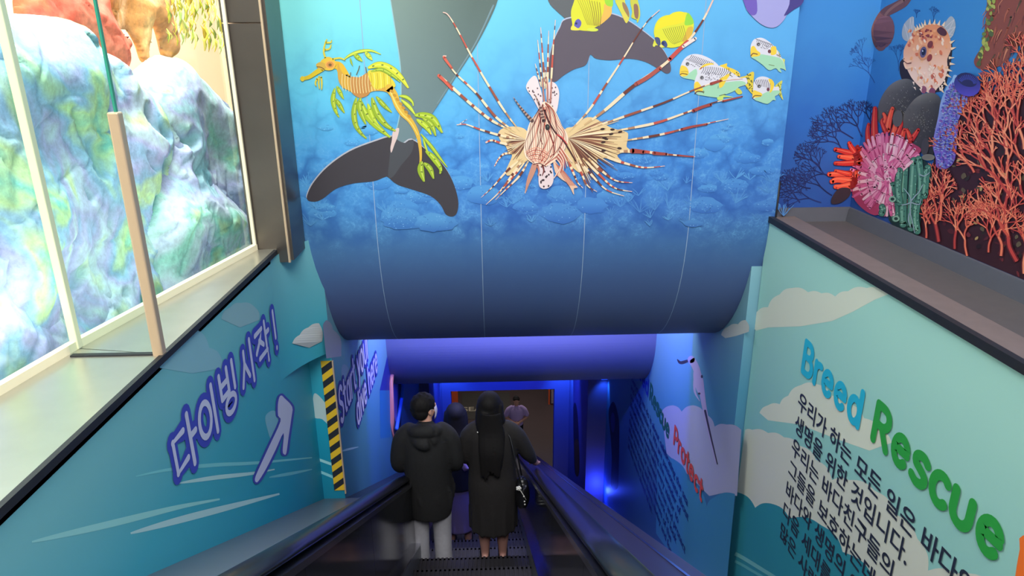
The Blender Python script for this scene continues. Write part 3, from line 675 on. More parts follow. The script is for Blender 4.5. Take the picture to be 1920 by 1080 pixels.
# yellow safety edges of the lowest steps near the comb
def slopebar(name, x0, x1, h0, h1, y0, y1, m, bev=0.0, parent=esc_o):
    b = MB(); b.prism([(x0, y0, -h0-T30*y0), (x0, y1, -h0-T30*y1), (x0, y1, -h1-T30*y1), (x0, y0, -h1-T30*y0)], (x1-x0, 0, 0))
    o = b.build(name, m, recalc=True); child(o, parent)
    if bev: bevel(o, bev, 3)
    return o
YB = 15.0
for sgn, inner, hc in ((-1, SX0, HL), (1, SX1, HR)):
    # skirt and inner panels
    slopebar('skirt', min(inner, inner+sgn*0.02), max(inner, inner+sgn*0.02), 1.17, 1.75, 1.0, YB, M['deck_light'])
    slopebar('skirt_ledge', min(inner, inner+sgn*0.055), max(inner, inner+sgn*0.055), 1.155, 1.175, 1.0, YB, M['chrome'])
    y = 0.9
    pin = inner+sgn*0.045
    while y < YB:
        slopebar('side_panel', min(pin, pin+sgn*0.02), max(pin, pin+sgn*0.02), 0.565, 1.16, y, min(YB, y+1.196), M['panel'])
        y += 1.2
    slopebar('top_profile', min(pin-sgn*.012, hc+sgn*0.02), max(pin-sgn*0.012, hc+sgn*0.02), 0.535, 0.568, 0.9, YB, M['chrome'])
    # handrail: rounded section swept down the slope
    pts = [(hc, y, -0.50-T30*y) for y in np.linspace(0.9, YB, 12)]
    pts += [(hc, YB+0.25, -0.50-T30*YB-0.10), (hc, YB+0.55, -0.50-T30*YB-0.13), (hc, YB+0.68, -0.50-T30*YB-0.22), (hc, YB+0.66, -0.50-T30*YB-0.38), (hc, YB+0.5, -0.50-T30*YB-0.5)]
    b = MB(); b.tube(pts, 0.062, 16, flat=0.42, up=Vector((0, T30, 1)).normalized()); child(b.build('handrail', M['rubber'], smooth=True), esc_o)
    # outer deck
    if sgn < 0: slopebar('outer_deck', CX-0.17, hc-0.05, 0.60, 0.66, 0.9, CY, M['deck_light']); slopebar('outer_deck', CX, hc-0.05, 0.60, 0.66, CY, 9.6, M['deck']); slopebar('outer_panel', hc-0.05, hc-0.03, 0.57, 1.9, 0.9, YB, M['deck'])
    else: slopebar('outer_deck', hc+0.03, 0.66, 0.56, 0.60, 0.9, 12.0, M['deck']); slopebar('outer_panel', 0.64, 0.66, 0.60, 1.9, 0.9, YB, M['deck']); slopebar('deck_trim', 0.60, 0.61, 0.555, 0.562, 0.9, 12.0, M['chrome']); slopebar('deck_trim', 0.47, 0.476, 0.555, 0.562, 0.9, 12.0, M['chrome'])
b = MB(); b.box(SX0-0.1, SX1+0.1, 14.6, 16.4, -10.32, -10.28); child(b.build('floor_plate', mat('floor_plate_steel', (150, 150, 150), .35, .6)), esc_o)
for x in (SX0+0.02, SX1-0.08):
    b = MB(); b.box(x, x+0.06, 14.2, 14.75, -10.12, -10.05); child(b.build('comb_marker', M['yellow']), esc_o)
# ================================================================== prints on the bulkhead
SB = plane_surf(1, 4.4, -1)
rnd = random.Random(11)
def mixc(a, b, t): return tuple(x+(y-x)*t for x, y in zip(a, b))
A_CROP, B_CROP, C_CROP, D_CROP, E_CROP = (540, 0, 2.572), (800, 0, 2.7), (920, 60, 3.271), (1260, 60, 7.2), (1060, 0, 7.385)

# pale coral heads and sea fans in the printed background
def reef():
    a = Art(SB, mod=60); r = random.Random(3)
    for i in range(74):
        x = r.uniform(575, 1465); y = r.choice([r.uniform(225, 300), r.uniform(290, 420), r.uniform(290, 420)])
        k = 0.4+0.6*(y-225)/190; rx = r.uniform(16, 40)*k; ry = rx*r.uniform(.35, .6)
        z = hit(x, y, 1, 4.4).z; base = banner_col((hit(x, y, 1, 4.4).x-BX0)/(BX1-BX0), z)
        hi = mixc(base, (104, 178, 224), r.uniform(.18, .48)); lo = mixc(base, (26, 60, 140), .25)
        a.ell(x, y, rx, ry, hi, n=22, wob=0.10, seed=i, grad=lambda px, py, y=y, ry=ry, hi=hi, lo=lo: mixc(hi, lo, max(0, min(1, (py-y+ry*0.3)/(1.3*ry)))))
        for q in range(int(rx*0.9)):
            an = r.uniform(0, 2*PI); rr = math.sqrt(r.random())*0.9; px, py = x+rx*rr*math.cos(an), y+ry*rr*math.sin(an)
            a.ell(px, py, 1.3, 0.8, mixc(hi, (170, 215, 240), r.uniform(.0, .45)) if r.random() < .6 else lo, n=6)
    for i in range(60):
        x = r.uniform(570, 1470); y = r.uniform(330, 425); s = r.uniform(10, 30)
        base = banner_col((hit(x, y, 1, 4.4).x-BX0)/(BX1-BX0), hit(x, y, 1, 4.4).z); c = mixc(base, (110, 180, 226), r.uniform(.2, .5))
        for q in range(9):
            an = -PI/2+r.uniform(-1.1, 1.1); l = s*r.uniform(.6, 1)
            a.stroke([(x, y), (x+math.cos(an)*l*.5+r.uniform(-2, 2), y+math.sin(an)*l*.5), (x+math.cos(an)*l, y+math.sin(an)*l)], 1.2, c, 3, False)
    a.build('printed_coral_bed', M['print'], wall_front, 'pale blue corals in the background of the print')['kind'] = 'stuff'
reef(); SB.layer = 5

# two dolphins
def dolphins():
    a = Art(SB)
    def g(x, y):
        t = max(0, min(1, y/260)); s = max(0, min(1, (x-740)/150)); return mixc(mixc((118, 140, 134), (86, 104, 100), s), (104, 128, 140), t*.7)
    body = [(690, -300), (716, -120), (728, -40), (733, 0), (744, 70), (752, 130), (752, 200), (745, 240), (736, 268), (752, 290), (770, 285), (778, 262), (792, 240), (815, 205), (850, 152), (888, 92), (920, 30), (942, -40), (968, -120), (1020, -300)]
    a.poly([(x-2, y) for x, y in body], (140, 186, 196))
    # build the body in slices so the print shades across it
    L = spline([(690, -300), (716, -120), (728, -40), (733, 0), (744, 70), (752, 130), (752, 200), (745, 240), (737, 268)], 5); R_ = spline([(1020, -300), (968, -120), (942, -40), (930, 10), (896, 80), (858, 140), (822, 196), (792, 240), (774, 272)], 5)
    for i in range(len(L)-1):
        for k in range(5):
            q = [mixc(L[i], R_[i], k/5), mixc(L[i], R_[i], (k+1)/5), mixc(L[i+1], R_[i+1], (k+1)/5), mixc(L[i+1], R_[i+1], k/5)]
            a.poly(q, None, 0, g); a.S.k -= 1
    a.S.k += 3
    a.stroke([(925, 10), (893, 78), (856, 138), (820, 194)], 3, (112, 140, 150), w2=1.5)
    fl = [(737, 256), (700, 266), (655, 284), (615, 312), (588, 342), (576, 366), (578, 376), (592, 378), (606, 372), (630, 354), (662, 344), (700, 340), (722, 332), (728, 333), (745, 346), (775, 356), (808, 368), (826, 384), (836, 402), (848, 406), (857, 398), (859, 375), (848, 338), (828, 306), (800, 282), (772, 262), (752, 272)]
    a.poly([(x-1, y-2.5) for x, y in fl], (178, 180, 190)); a.poly(fl, (62, 58, 64))
    a.poly([(736, 250), (745, 262), (760, 268), (775, 262), (772, 285), (752, 310), (738, 330), (728, 332), (730, 300)], (72, 74, 80))
    a.poly([(737, 246), (735, 262), (732, 278), (734, 286), (740, 270), (746, 255), (748, 240)], (214, 190, 185))
    a.build('printed_dolphin', M['print'], wall_front, 'grey dolphin tail with dark fluke on the left')
    a = Art(SB)
    a.poly([(930, -300), (1000, -100), (1020, -40), (1028, 2), (1045, 22), (1060, 36), (1075, 60), (1110, 60), (1120, 30), (1098, 5), (1080, -40), (1060, -110), (1020, -300)], (92, 96, 100))
    fl = [(1062, 36), (1050, 52), (1038, 78), (1030, 110), (1028, 140), (1033, 152), (1042, 153), (1056, 142), (1076, 130), (1098, 122), (1106, 104), (1110, 104), (1118, 110), (1145, 113), (1180, 110), (1210, 116), (1236, 130), (1250, 138), (1258, 132), (1254, 112), (1236, 84), (1208, 60), (1176, 38), (1145, 26), (1118, 28)]
    a.poly([(x-.5, y-2.5) for x, y in fl], (176, 184, 205)); a.poly(fl, (92, 84, 96))
    a.build('printed_dolphin', M['print'], wall_front, 'grey dolphin tail at the top centre')
dolphins()

# leafy sea dragon
def seadragon():
    a = Art(SB, *A_CROP); LF = [(176, 198, 48), (158, 184, 42), (192, 208, 66), (146, 172, 44)]
    r = random.Random(8)
    def leaf(pts, w, c=None, spots=True):
        c = c or r.choice(LF); w *= .82; a.stroke(pts, w+3, (112, 136, 34), 6, False, prof='leaf'); a.stroke(pts, w, c, 6, False, prof='leaf')
        a.stroke([(x+w*.1, y) for x, y in pts], w*.28, mixc(c, (220, 230, 110), .6), 5, False, prof='leaf')
        if spots and w > 14:
            p = spline(pts, 6)
            for k in range(3, len(p)-3, 4): a.ell(p[k][0]+r.uniform(-2, 2)+w*.12, p[k][1], w*.20, w*.10, (92, 110, 50), r.uniform(0, 3), n=8)
    for pts, w in (([(235, 415), (248, 440), (268, 478)], 22), ([(226, 425), (217, 480), (228, 530), (246, 566)], 26), ([(225, 475), (245, 500), (272, 545)], 24),
                   ([(330, 470), (318, 540), (326, 600), (350, 640), (378, 668)], 30), ([(345, 478), (370, 540), (420, 600), (492, 662)], 40), ([(350, 470), (345, 520), (375, 600)], 30),
                   ([(405, 470), (425, 540), (470, 600), (518, 632)], 36), ([(425, 465), (460, 505), (500, 542)], 24), ([(385, 500), (405, 560), (440, 610)], 26)): leaf(pts, w)
    for pts, w in (([(268, 288), (300, 265), (345, 248), (400, 244), (448, 262)], 16), ([(318, 262), (335, 275), (358, 296)], 24), ([(372, 252), (388, 268), (406, 290)], 24), ([(300, 280), (305, 300), (312, 318)], 8)): leaf(pts, w)
    # belly and neck
    a.stroke([(215, 312), (245, 318), (262, 345), (280, 385)], 34, (222, 178, 48), 6, w2=52)
    a.poly([(240, 305), (262, 350), (300, 374), (345, 372), (385, 350), (420, 362), (470, 392), (505, 420), (500, 452), (462, 440), (425, 438), (395, 446), (362, 470), (335, 468), (300, 440), (262, 420), (242, 380)], (206, 158, 62))
    a.poly([(300, 374), (345, 372), (385, 350), (400, 370), (395, 446), (362, 470), (335, 468), (305, 440)], (188, 132, 70))
    for i in range(13):
        x = 258+i*14; a.stroke([(x+4, 356+10*math.sin(i*.35)), (x+2, 400), (x+8, 436+14*math.sin(i*.28))], 2.2, (250, 232, 170), 4, False)
    a.poly([(385, 345), (430, 340), (480, 360), (512, 395), (515, 420), (470, 420), (430, 430), (405, 410)], (216, 200, 60))
    for i in range(7): a.stroke([(398+i*16, 352), (404+i*15, 392), (398+i*17, 428)], 3, (240, 230, 120) if i % 2 else (188, 160, 40), 4, False)
    leaf([(385, 328), (440, 312), (500, 335), (545, 375), (580, 424)], 40, (204, 206, 52)); leaf([(400, 345), (450, 335), (505, 365), (540, 395)], 20)
    # tail
    a.stroke([(488, 425), (512, 460), (528, 505), (552, 545), (590, 582), (622, 640), (636, 700), (640, 765), (632, 828)], 40, (214, 172, 62), 7, w2=6)
    a.stroke([(494, 440), (520, 500), (550, 548), (592, 590), (626, 650)], 8, (238, 206, 110), 7, w2=3)
    for k in range(7): a.ell(500+k*14, 440+k*20, 11, 7, (190, 140, 50), .6, n=9)
    for pts, w in (([(535, 462), (570, 468), (598, 490), (604, 512)], 18), ([(545, 480), (585, 515), (615, 556)], 20), ([(610, 556), (650, 556), (700, 575), (744, 640)], 40), ([(620, 575), (665, 610), (690, 648)], 30), ([(650, 570), (690, 600), (712, 655)], 30),
                   ([(640, 645), (690, 705), (735, 765), (768, 806)], 18), ([(664, 728), (700, 760), (735, 812), (732, 838)], 32), ([(652, 670), (668, 720), (680, 740)], 12), ([(645, 778), (640, 820), (656, 876)], 36), ([(655, 785), (685, 815), (702, 862)], 30)): leaf(pts, w, spots=w > 25)
    # head
    a.stroke([(66, 380), (100, 372), (135, 350), (165, 330)], 16, (214, 188, 40), 6, w2=26); a.ell(70, 380, 10, 13, (222, 196, 50))
    a.ell(195, 308, 38, 34, (224, 186, 60), wob=.08, n=14, seed=4); a.ell(160, 318, 24, 18, (206, 168, 70), .3, n=12, wob=.1); a.ell(203, 312, 24, 20, (232, 170, 80)); a.ell(203, 312, 17, 14, (206, 138, 70)); a.ell(203, 313, 8, 7, (120, 88, 50))
    a.stroke([(140, 322), (160, 325), (175, 335)], 4, (110, 80, 40))
    for pts in ([(180, 280), (172, 245), (180, 205), (188, 190)], [(178, 240), (200, 235), (208, 215)], [(182, 205), (205, 205), (210, 195)], [(150, 370), (148, 400), (152, 428)], [(140, 380), (132, 400), (136, 415)], [(160, 372), (163, 400), (162, 432)], [(215, 285), (250, 280), (275, 290)]): a.stroke(pts, 9, (214, 196, 60), 5, prof='taper')
    for pts in ([(330, 360), (340, 335), (345, 318)], [(300, 372), (302, 350)], [(380, 350), (375, 325)]): a.stroke(pts, 4, (110, 96, 40))
    a.build('printed_sea_dragon', M['print'], wall_front, 'yellow green leafy sea dragon')
seadragon()

# butterflyfish
def butterfly():
    def spots(a, c):
        pass
    a = Art(SB, *E_CROP); Y = (212, 212, 52)
    a.poly([(78, 200), (84, 130), (110, 50), (150, -60), (240, -220), (400, -290), (560, -230), (640, -60), (650, 0), (662, 60), (640, 120), (636, 200), (560, 285), (480, 345), (400, 388), (440, 398), (456, 416), (420, 434), (330, 430), (240, 424), (160, 412), (80, 414), (96, 350), (86, 270)], Y)
    a.poly([(540, 60), (600, 50), (640, 100), (636, 200), (560, 285), (470, 340), (500, 240), (530, 150)], (226, 178, 84)); a.poly([(545, -60), (640, -60), (662, 60), (630, 90), (560, 60)], (150, 206, 60))
    for i in range(10): a.stroke([(150+i*36, -40+i*8), (220+i*30, 110+i*10), (270+i*24, 250+i*6), (310+i*18, 345+i*2)], 9, (178, 172, 50) if i < 5 else (150, 132, 52), 6, False, w2=13)
    a.ell(172, 330, 46, 66, (96, 92, 172), .25, wob=.06, n=14); a.ell(150, 325, 20, 18, (60, 66, 120)); a.ell(150, 325, 9, 8, (28, 34, 60)); a.poly([(96, 350), (140, 372), (200, 416), (80, 414)], (228, 214, 80))
    a.poly([(300, 400), (400, 388), (456, 412), (420, 434), (330, 430)], (206, 218, 80))
    a.build('printed_butterflyfish', M['print'], wall_front, 'large yellow butterflyfish at the top edge')
    a = Art(SB, *E_CROP)
    a.poly([(740, -200), (705, -110), (690, 10), (735, 110), (790, 220), (835, 315), (866, 300), (890, 220), (870, 120), (830, 40), (810, -110)], (204, 204, 76)); a.poly([(790, 30), (840, 60), (880, 160), (880, 240), (850, 200), (800, 110)], (150, 118, 84)); a.poly([(780, 190), (830, 180), (860, 260), (845, 318), (810, 270)], (214, 200, 84))
    a.build('printed_butterflyfish', M['print'], wall_front, 'narrow yellow fish seen head on, left of a pair')
    a = Art(SB, *E_CROP)
    a.poly([(930, -200), (905, -90), (900, 40), (925, 160), (915, 240), (985, 275), (990, 312), (1010, 300), (1036, 220), (1030, 110), (1005, 10), (985, -110)], (196, 196, 70)); a.poly([(950, 60), (1000, 70), (1015, 180), (1000, 260), (965, 240), (950, 160)], (140, 102, 84))
    a.build('printed_butterflyfish', M['print'], wall_front, 'narrow yellow fish seen head on, right of a pair')
    a = Art(SB, *E_CROP)
    a.poly([(1212, 636), (1224, 580), (1240, 530), (1226, 440), (1250, 330), (1310, 250), (1390, 212), (1440, 205), (1500, 172), (1580, 158), (1640, 168), (1690, 178), (1745, 230), (1778, 310), (1772, 420), (1730, 520), (1660, 600), (1580, 642), (1480, 662), (1390, 652), (1330, 660), (1290, 630), (1250, 628)], (216, 216, 56))
    a.poly([(1250, 400), (1300, 270), (1440, 215), (1560, 165), (1640, 180), (1660, 280), (1560, 330), (1400, 360), (1300, 400)], (240, 216, 44)); a.poly([(1690, 180), (1750, 235), (1778, 320), (1700, 350), (1650, 330)], (146, 208, 66)); a.poly([(1700, 380), (1768, 380), (1740, 500), (1660, 590), (1620, 560), (1660, 470)], (216, 176, 66))
    for i in range(11): a.stroke([(1350+i*28, 400-i*5), (1400+i*26, 500-i*4), (1470+i*20, 590-i*6), (1520+i*16, 610-i*6)], 8, (140, 146, 56), 5, False, w2=6)
    a.poly([(1240, 520), (1300, 525), (1320, 600), (1310, 640), (1260, 600)], (72, 82, 120)); a.poly([(1335, 580), (1380, 562), (1412, 610), (1405, 650), (1360, 640)], (66, 80, 130)); a.ell(1350, 600, 22, 26, (40, 52, 100)); a.ell(1326, 636, 18, 20, (222, 214, 120)); a.ell(1228, 625, 18, 24, (214, 220, 90))
    a.build('printed_butterflyfish', M['print'], wall_front, 'round yellow butterflyfish right of the pair')
butterfly()

# sweetlips
def sweetlips():
    Wt, Gr, Yl, Dk = (216, 216, 226), (160, 212, 178), (236, 204, 70), (70, 66, 84)
    def fish(name, out, belly, mouth, eye, stripes, extra, label):
        a = Art(SB, *D_CROP); extra(a, 0); a.poly(out, Wt); a.poly(belly, Gr)
        for s in stripes: a.stroke(s, 8, Dk, 5, False, w2=6)
        a.poly(mouth, Yl); extra(a, 1); a.ell(*eye, 30, 30, (186, 184, 190)); a.ell(eye[0]+2, eye[1]+2, 22, 22, (70, 68, 72)); a.ell(eye[0]+6, eye[1]+6, 9, 9, (160, 165, 175)); 
        a.build('printed_sweetlips', M['print'], wall_front, label)
    def arcs(x0, y0, n, dx, dy, L, curve, sx=1):
        return [[(x0+i*dx, y0+i*dy), (x0+i*dx-L*.35, y0+i*dy+L*.45+curve), (x0+i*dx-L*.9, y0+i*dy+L*.75)] for i in range(n)]
    def e1(a, k):
        if k: a.poly([(370, 500), (430, 440), (520, 420), (570, 440), (480, 480), (400, 520)], Yl); a.ell(400, 490, 24, 12, (150, 70, 80), -.4); a.stroke([(112, 575), (140, 560), (205, 572)], 12, (110, 80, 40)); a.stroke([(122, 540), (170, 530), (215, 540)], 6, (176, 140, 40))
    fish('a', [(105, 575), (112, 480), (150, 385), (215, 322), (300, 296), (400, 310), (500, 352), (580, 405), (630, 465), (600, 560), (420, 600), (330, 645), (220, 630), (140, 610)], [(140, 612), (225, 560), (330, 500), (330, 645), (260, 640)], [(105, 575), (112, 480), (140, 450), (200, 480), (225, 550), (200, 590), (150, 600)], (208, 430),
         arcs(270, 310, 14, 22, 8, 90, 6)+[[(250+i*22, 440+(i % 3)*14), (272+i*22, 436+(i % 3)*14)] for i in range(7)], e1, 'striped sweetlips in front, partly behind another')
    def e2(a, k):
        if k == 0:
            a.poly([(900, 620), (1000, 590), (1060, 545), (1108, 550), (1096, 700), (1098, 835), (1040, 790), (990, 720), (900, 700)], (222, 200, 70)); 
            for i in range(26): a.ell(1015+rnd.uniform(-10, 70), 570+rnd.uniform(0, 230), 8, 11, (86, 90, 50), n=7)
            a.poly([(640, 470), (700, 435), (745, 425), (745, 465), (830, 500), (905, 545), (912, 600), (800, 560)], Yl)
            a.poly([(840, 770), (880, 750), (935, 790), (945, 830), (890, 838)], (200, 206, 90)); a.poly([(620, 840), (690, 850), (830, 880), (700, 880), (690, 910), (615, 915)], (190, 220, 110))
        else:
            a.poly([(640, 640), (700, 600), (770, 560), (775, 590), (740, 640), (690, 730), (640, 750)], Yl)
            for i in range(16): a.ell(770+rnd.uniform(0, 130), 510+rnd.uniform(0, 80)+20, 9, 6, (96, 92, 56), n=6)
            for i in range(40): a.ell(450+rnd.uniform(0, 230), 540+rnd.uniform(0, 110), 7, 4.5, Dk, n=6)
            a.stroke([(310, 830), (350, 800), (430, 810)], 14, (90, 70, 60)); a.stroke([(430, 790), (425, 830)], 6, (120, 130, 80)); a.stroke([(640, 860), (720, 838)], 7, (110, 110, 70)); a.stroke([(625, 730), (620, 760)], 6, (100, 110, 90))
    fish('b', [(300, 780), (300, 690), (330, 590), (380, 510), (460, 460), (560, 440), (650, 462), (730, 500), (830, 560), (920, 620), (1000, 620), (1010, 700), (900, 745), (850, 790), (760, 830), (640, 870), (600, 885), (430, 860), (330, 835)], [(330, 830), (440, 720), (640, 690), (920, 660), (1000, 700), (900, 745), (850, 790), (760, 830), (640, 870), (600, 885), (430, 860)], [(300, 780), (305, 690), (345, 670), (380, 710), (420, 770), (400, 800), (330, 815)], (402, 615),
         [[(430+i*28, 470-6*math.sin(i*.5)+i*1.5), (425+i*28, 510+i*2), (395+i*27, 560+i*3)] for i in range(13)], e2, 'striped sweetlips with a speckled tail, crossed by a fin ray')
    def e3(a, k):
        if k == 0: a.poly([(1400, 240), (1450, 280), (1480, 350), (1525, 370), (1520, 420), (1535, 520), (1490, 470), (1430, 430)], (200, 210, 110))
        else:
            a.poly([(1330, 260), (1345, 200), (1400, 195), (1412, 260), (1400, 300), (1340, 310)], Yl); a.ell(1315, 262, 22, 26, (110, 66, 76)); a.stroke([(1068, 320), (1095, 290), (1150, 300)], 14, (110, 74, 60)); a.stroke([(1310, 440), (1350, 450), (1380, 455)], 8, (110, 130, 80))
            for i in range(12): a.ell(1415+rnd.uniform(0, 50), 260+rnd.uniform(0, 80), 7, 6, (110, 104, 60), n=6)
            for i in range(18): a.ell(1200+rnd.uniform(0, 110), 170+rnd.uniform(0, 60), 7, 4, Dk, n=6)
    fish('c', [(1062, 310), (1060, 200), (1090, 120), (1140, 85), (1220, 80), (1310, 130), (1390, 205), (1450, 300), (1500, 390), (1530, 500), (1460, 490), (1480, 545), (1440, 530), (1400, 490), (1310, 515), (1220, 440), (1120, 370), (1070, 335)], [(1070, 335), (1180, 300), (1320, 320), (1450, 350), (1500, 400), (1530, 500), (1460, 490), (1480, 545), (1440, 530), (1400, 490), (1310, 515), (1220, 440), (1120, 370)], [(1062, 320), (1068, 210), (1110, 190), (1150, 250), (1190, 280), (1180, 320), (1100, 335)], (1166, 165),
         [[(1130+i*23, 88+i*8), (1150+i*23, 110+i*9), (1142+i*21, 135+i*9)] for i in range(10)], e3, 'striped sweetlips at the upper right of the group')
    def e4(a, k):
        if k == 0:
            a.poly([(1390, 740), (1420, 700), (1490, 655), (1470, 770), (1500, 915), (1450, 850), (1400, 800)], (206, 206, 90))
            for i in range(14): a.ell(1440+rnd.uniform(-8, 36), 700+rnd.uniform(0, 160), 7, 9, (90, 100, 60), n=6)
        else:
            a.poly([(1300, 640), (1345, 640), (1380, 700), (1360, 780), (1320, 820), (1330, 720)], Yl); a.ell(1298, 775, 20, 26, (110, 60, 76)); a.stroke([(1090, 890), (1120, 860), (1200, 862)], 13, (120, 90, 50))
    fish('d', [(1085, 880), (1095, 780), (1105, 680), (1150, 620), (1220, 600), (1300, 618), (1360, 670), (1385, 740), (1440, 740), (1445, 830), (1390, 870), (1400, 920), (1360, 920), (1290, 970), (1180, 940), (1110, 905)], [(1110, 905), (1200, 850), (1310, 800), (1445, 790), (1445, 830), (1390, 870), (1400, 920), (1360, 920), (1290, 970), (1180, 940)], [(1088, 880), (1098, 790), (1150, 800), (1212, 830), (1205, 870), (1120, 885)], (1175, 730),
         [[(1115+i*24, 650-10*math.sin(i*.4)), (1130+i*24, 690), (1150+i*21, 720+i*5)] for i in range(9)], e4, 'striped sweetlips at the lower right of the group')
sweetlips()

# purple fish cut by the top edge
a = Art(SB); a.poly([(1400, -130), (1384, -60), (1396, 8), (1410, 30), (1430, 47), (1450, 52), (1466, 42), (1478, 18), (1488, -50), (1470, -130)], (160, 160, 214)); a.poly([(1388, -30), (1396, 8), (1408, 28), (1420, 20), (1412, -30)], (110, 90, 180))
a.poly([(1470, 30), (1480, 8), (1484, -30), (1510, -30), (1506, 4), (1488, 18)], (70, 62, 130)); a.build('printed_purple_fish', M['print'], wall_front, 'belly of a lilac fish at the top right edge')

# lionfish
def lionfish():
    a = Art(SB, *B_CROP); r = random.Random(21)
    CR, BR, RD, TN = (238, 214, 180), (110, 58, 48), (190, 84, 70), (224, 196, 146)
    def ray_(pts, w, w2, seed):
        q = random.Random(seed); bands = []
        n = 26
        while len(bands) < n: bands += [CR]*q.randint(1, 3)+[q.choice([BR, RD, (150, 80, 62)])]*q.randint(1, 3)
        bands = [TN, (206, 170, 124), (236, 212, 170), (176, 130, 98), (238, 214, 172)][:5]+bands[:n-5]
        bands[-2:] = [(226, 190, 176)]*2
        a.stroke(pts, w*.86, CR, 7, False, bands=bands, w2=w2, prof='ray')
    # pale spotted tail fin behind
    a.frame(*C_CROP)
    for po, lab in (([(217, 335), (232, 300), (262, 270), (282, 278), (300, 330), (318, 400), (312, 468), (298, 478), (268, 425), (244, 385), (226, 362)], 0), ([(340, 330), (372, 305), (402, 322), (420, 368), (416, 430), (402, 492), (376, 486), (345, 430)], 1)):
        a.poly(po, (228, 212, 214)); q = random.Random(lab+2)
        cx = sum(p[0] for p in po)/len(po); cy = sum(p[1] for p in po)/len(po)
        for i in range(13): p = q.choice(po); t = q.uniform(.15, .85); a.ell(cx+(p[0]-cx)*t, cy+(p[1]-cy)*t, 4.5, 5.5, (90, 70, 80), n=7)
    a.frame(*B_CROP)
    # pectoral membranes
    a.poly([(700, 655), (745, 640), (800, 598), (850, 598), (930, 645), (1010, 668), (1020, 690), (1012, 740), (1025, 760), (965, 785), (990, 822), (900, 800), (860, 812), (880, 862), (820, 850), (790, 880), (740, 850), (700, 800), (680, 740)], TN)
    a.poly([(505, 660), (450, 640), (385, 650), (362, 678), (378, 720), (400, 740), (415, 775), (432, 790), (400, 868), (420, 888), (480, 832), (520, 800), (520, 720)], TN)
    for i in range(46):
        an = -0.5+i*0.038; L = r.uniform(170, 300); c = r.choice([(126, 80, 62), (240, 222, 186), (170, 122, 92), (92, 56, 48), (232, 206, 160), (120, 74, 58)])
        a.stroke([(715, 700), (715+L*.5*math.cos(an), 700+L*.5*math.sin(an)), (715+L*math.cos(an), 705+L*math.sin(an))], 7, c, 6, False, prof='leaf')
    for i in range(34):
        an = PI+0.40-i*0.044; L = r.uniform(90, 130); c = r.choice([(126, 80, 62), (240, 222, 186), (170, 122, 92), (96, 58, 50)])
        a.stroke([(510, 710), (510+L*.5*math.cos(an), 710+L*.5*math.sin(an)), (510+L*math.cos(an), 705+L*math.sin(an))], 6, c, 6, False, prof='leaf')
    for i in range(9): a.ell(r.uniform(880, 990), r.uniform(650, 780), 12, 6, (60, 40, 40), r.uniform(-.4, .2), n=9)
    R1 = [([(720, 668), (820, 560), (900, 440), (1000, 288), (1060, 190), (1120, 105), (1180, 50)], 16, 4), ([(770, 652), (900, 560), (1040, 440), (1200, 328), (1320, 212), (1400, 100), (1452, -5)], 24, 8), ([(830, 650), (1000, 590), (1200, 520), (1350, 456), (1480, 412), (1600, 398)], 18, 3), ([(940, 665), (1150, 625), (1300, 575), (1450, 520), (1600, 488)], 20, 3),
          ([(1000, 712), (1180, 682), (1350, 640), (1528, 602)], 18, 3), ([(950, 768), (1080, 766), (1200, 780), (1360, 793)], 26, 3), ([(890, 790), (1000, 825), (1100, 848), (1206, 840)], 20, 3), ([(820, 800), (890, 868), (960, 915), (1042, 925)], 20, 3), ([(790, 800), (870, 880), (950, 950), (1040, 970)], 20, 3), ([(760, 800), (830, 880), (910, 960), (1000, 992)], 18, 3), ([(740, 800), (785, 880), (815, 940), (862, 970)], 20, 3), ([(710, 800), (745, 880), (765, 925), (792, 952)], 20, 3),
          ([(470, 662), (400, 570), (330, 460), (230, 290), (150, 140), (108, 75), (82, 62)], 16, 5), ([(450, 668), (350, 592), (250, 470), (150, 375), (108, 318), (84, 286), (100, 284)], 18, 6), ([(430, 662), (330, 610), (240, 540), (160, 470), (100, 415), (62, 382)], 16, 14), ([(450, 702), (360, 682), (270, 655), (200, 630), (152, 632)], 18, 4), ([(160, 632), (182, 618), (204, 604)], 4, 2), ([(430, 735), (370, 722), (330, 710), (298, 722)], 16, 8), ([(430, 775), (390, 780), (362, 808), (343, 842)], 16, 4),
          ([(480, 800), (400, 872), (340, 940), (276, 1000)], 18, 2), ([(490, 805), (430, 890), (370, 970), (300, 1036)], 20, 2), ([(515, 815), (470, 890), (400, 960), (348, 1012)], 18, 2), ([(550, 825), (520, 900), (498, 978)], 22, 4), ([(505, 810), (450, 880), (395, 945), (350, 990)], 14, 2)]
    for i, (p, w1, w2) in enumerate(R1): ray_(p, w1, w2, 100+i)
    # red tips on the long left spines
    a.stroke([(130, 455), (95, 415), (62, 383)], 10, (206, 92, 74), 4, w2=17); a.stroke([(128, 345), (105, 315), (88, 290)], 10, (206, 96, 78), 4, w2=14); a.stroke([(1320, 212), (1280, 250), (1230, 300)], 20, (196, 78, 70), 4); a.stroke([(1180, 345), (1120, 390), (1060, 425)], 20, (170, 84, 74), 4); a.stroke([(1360, 195), (1330, 215), (1300, 235)], 16, (232, 214, 206), 4)
    for p, w in (([(1350, 560), (1400, 540), (1440, 530)], 17), ([(1500, 512), (1550, 500), (1598, 488)], 9), ([(1290, 655), (1350, 640), (1420, 628)], 13), ([(1040, 764), (1070, 766), (1100, 770)], 25), ([(1150, 775), (1180, 778), (1215, 780)], 18), ([(1270, 786), (1310, 790), (1350, 793)], 9), ([(1440, 424), (1470, 414), (1490, 408)], 15)): a.stroke(p, w, (160, 70, 62), 4, w2=w*.7)
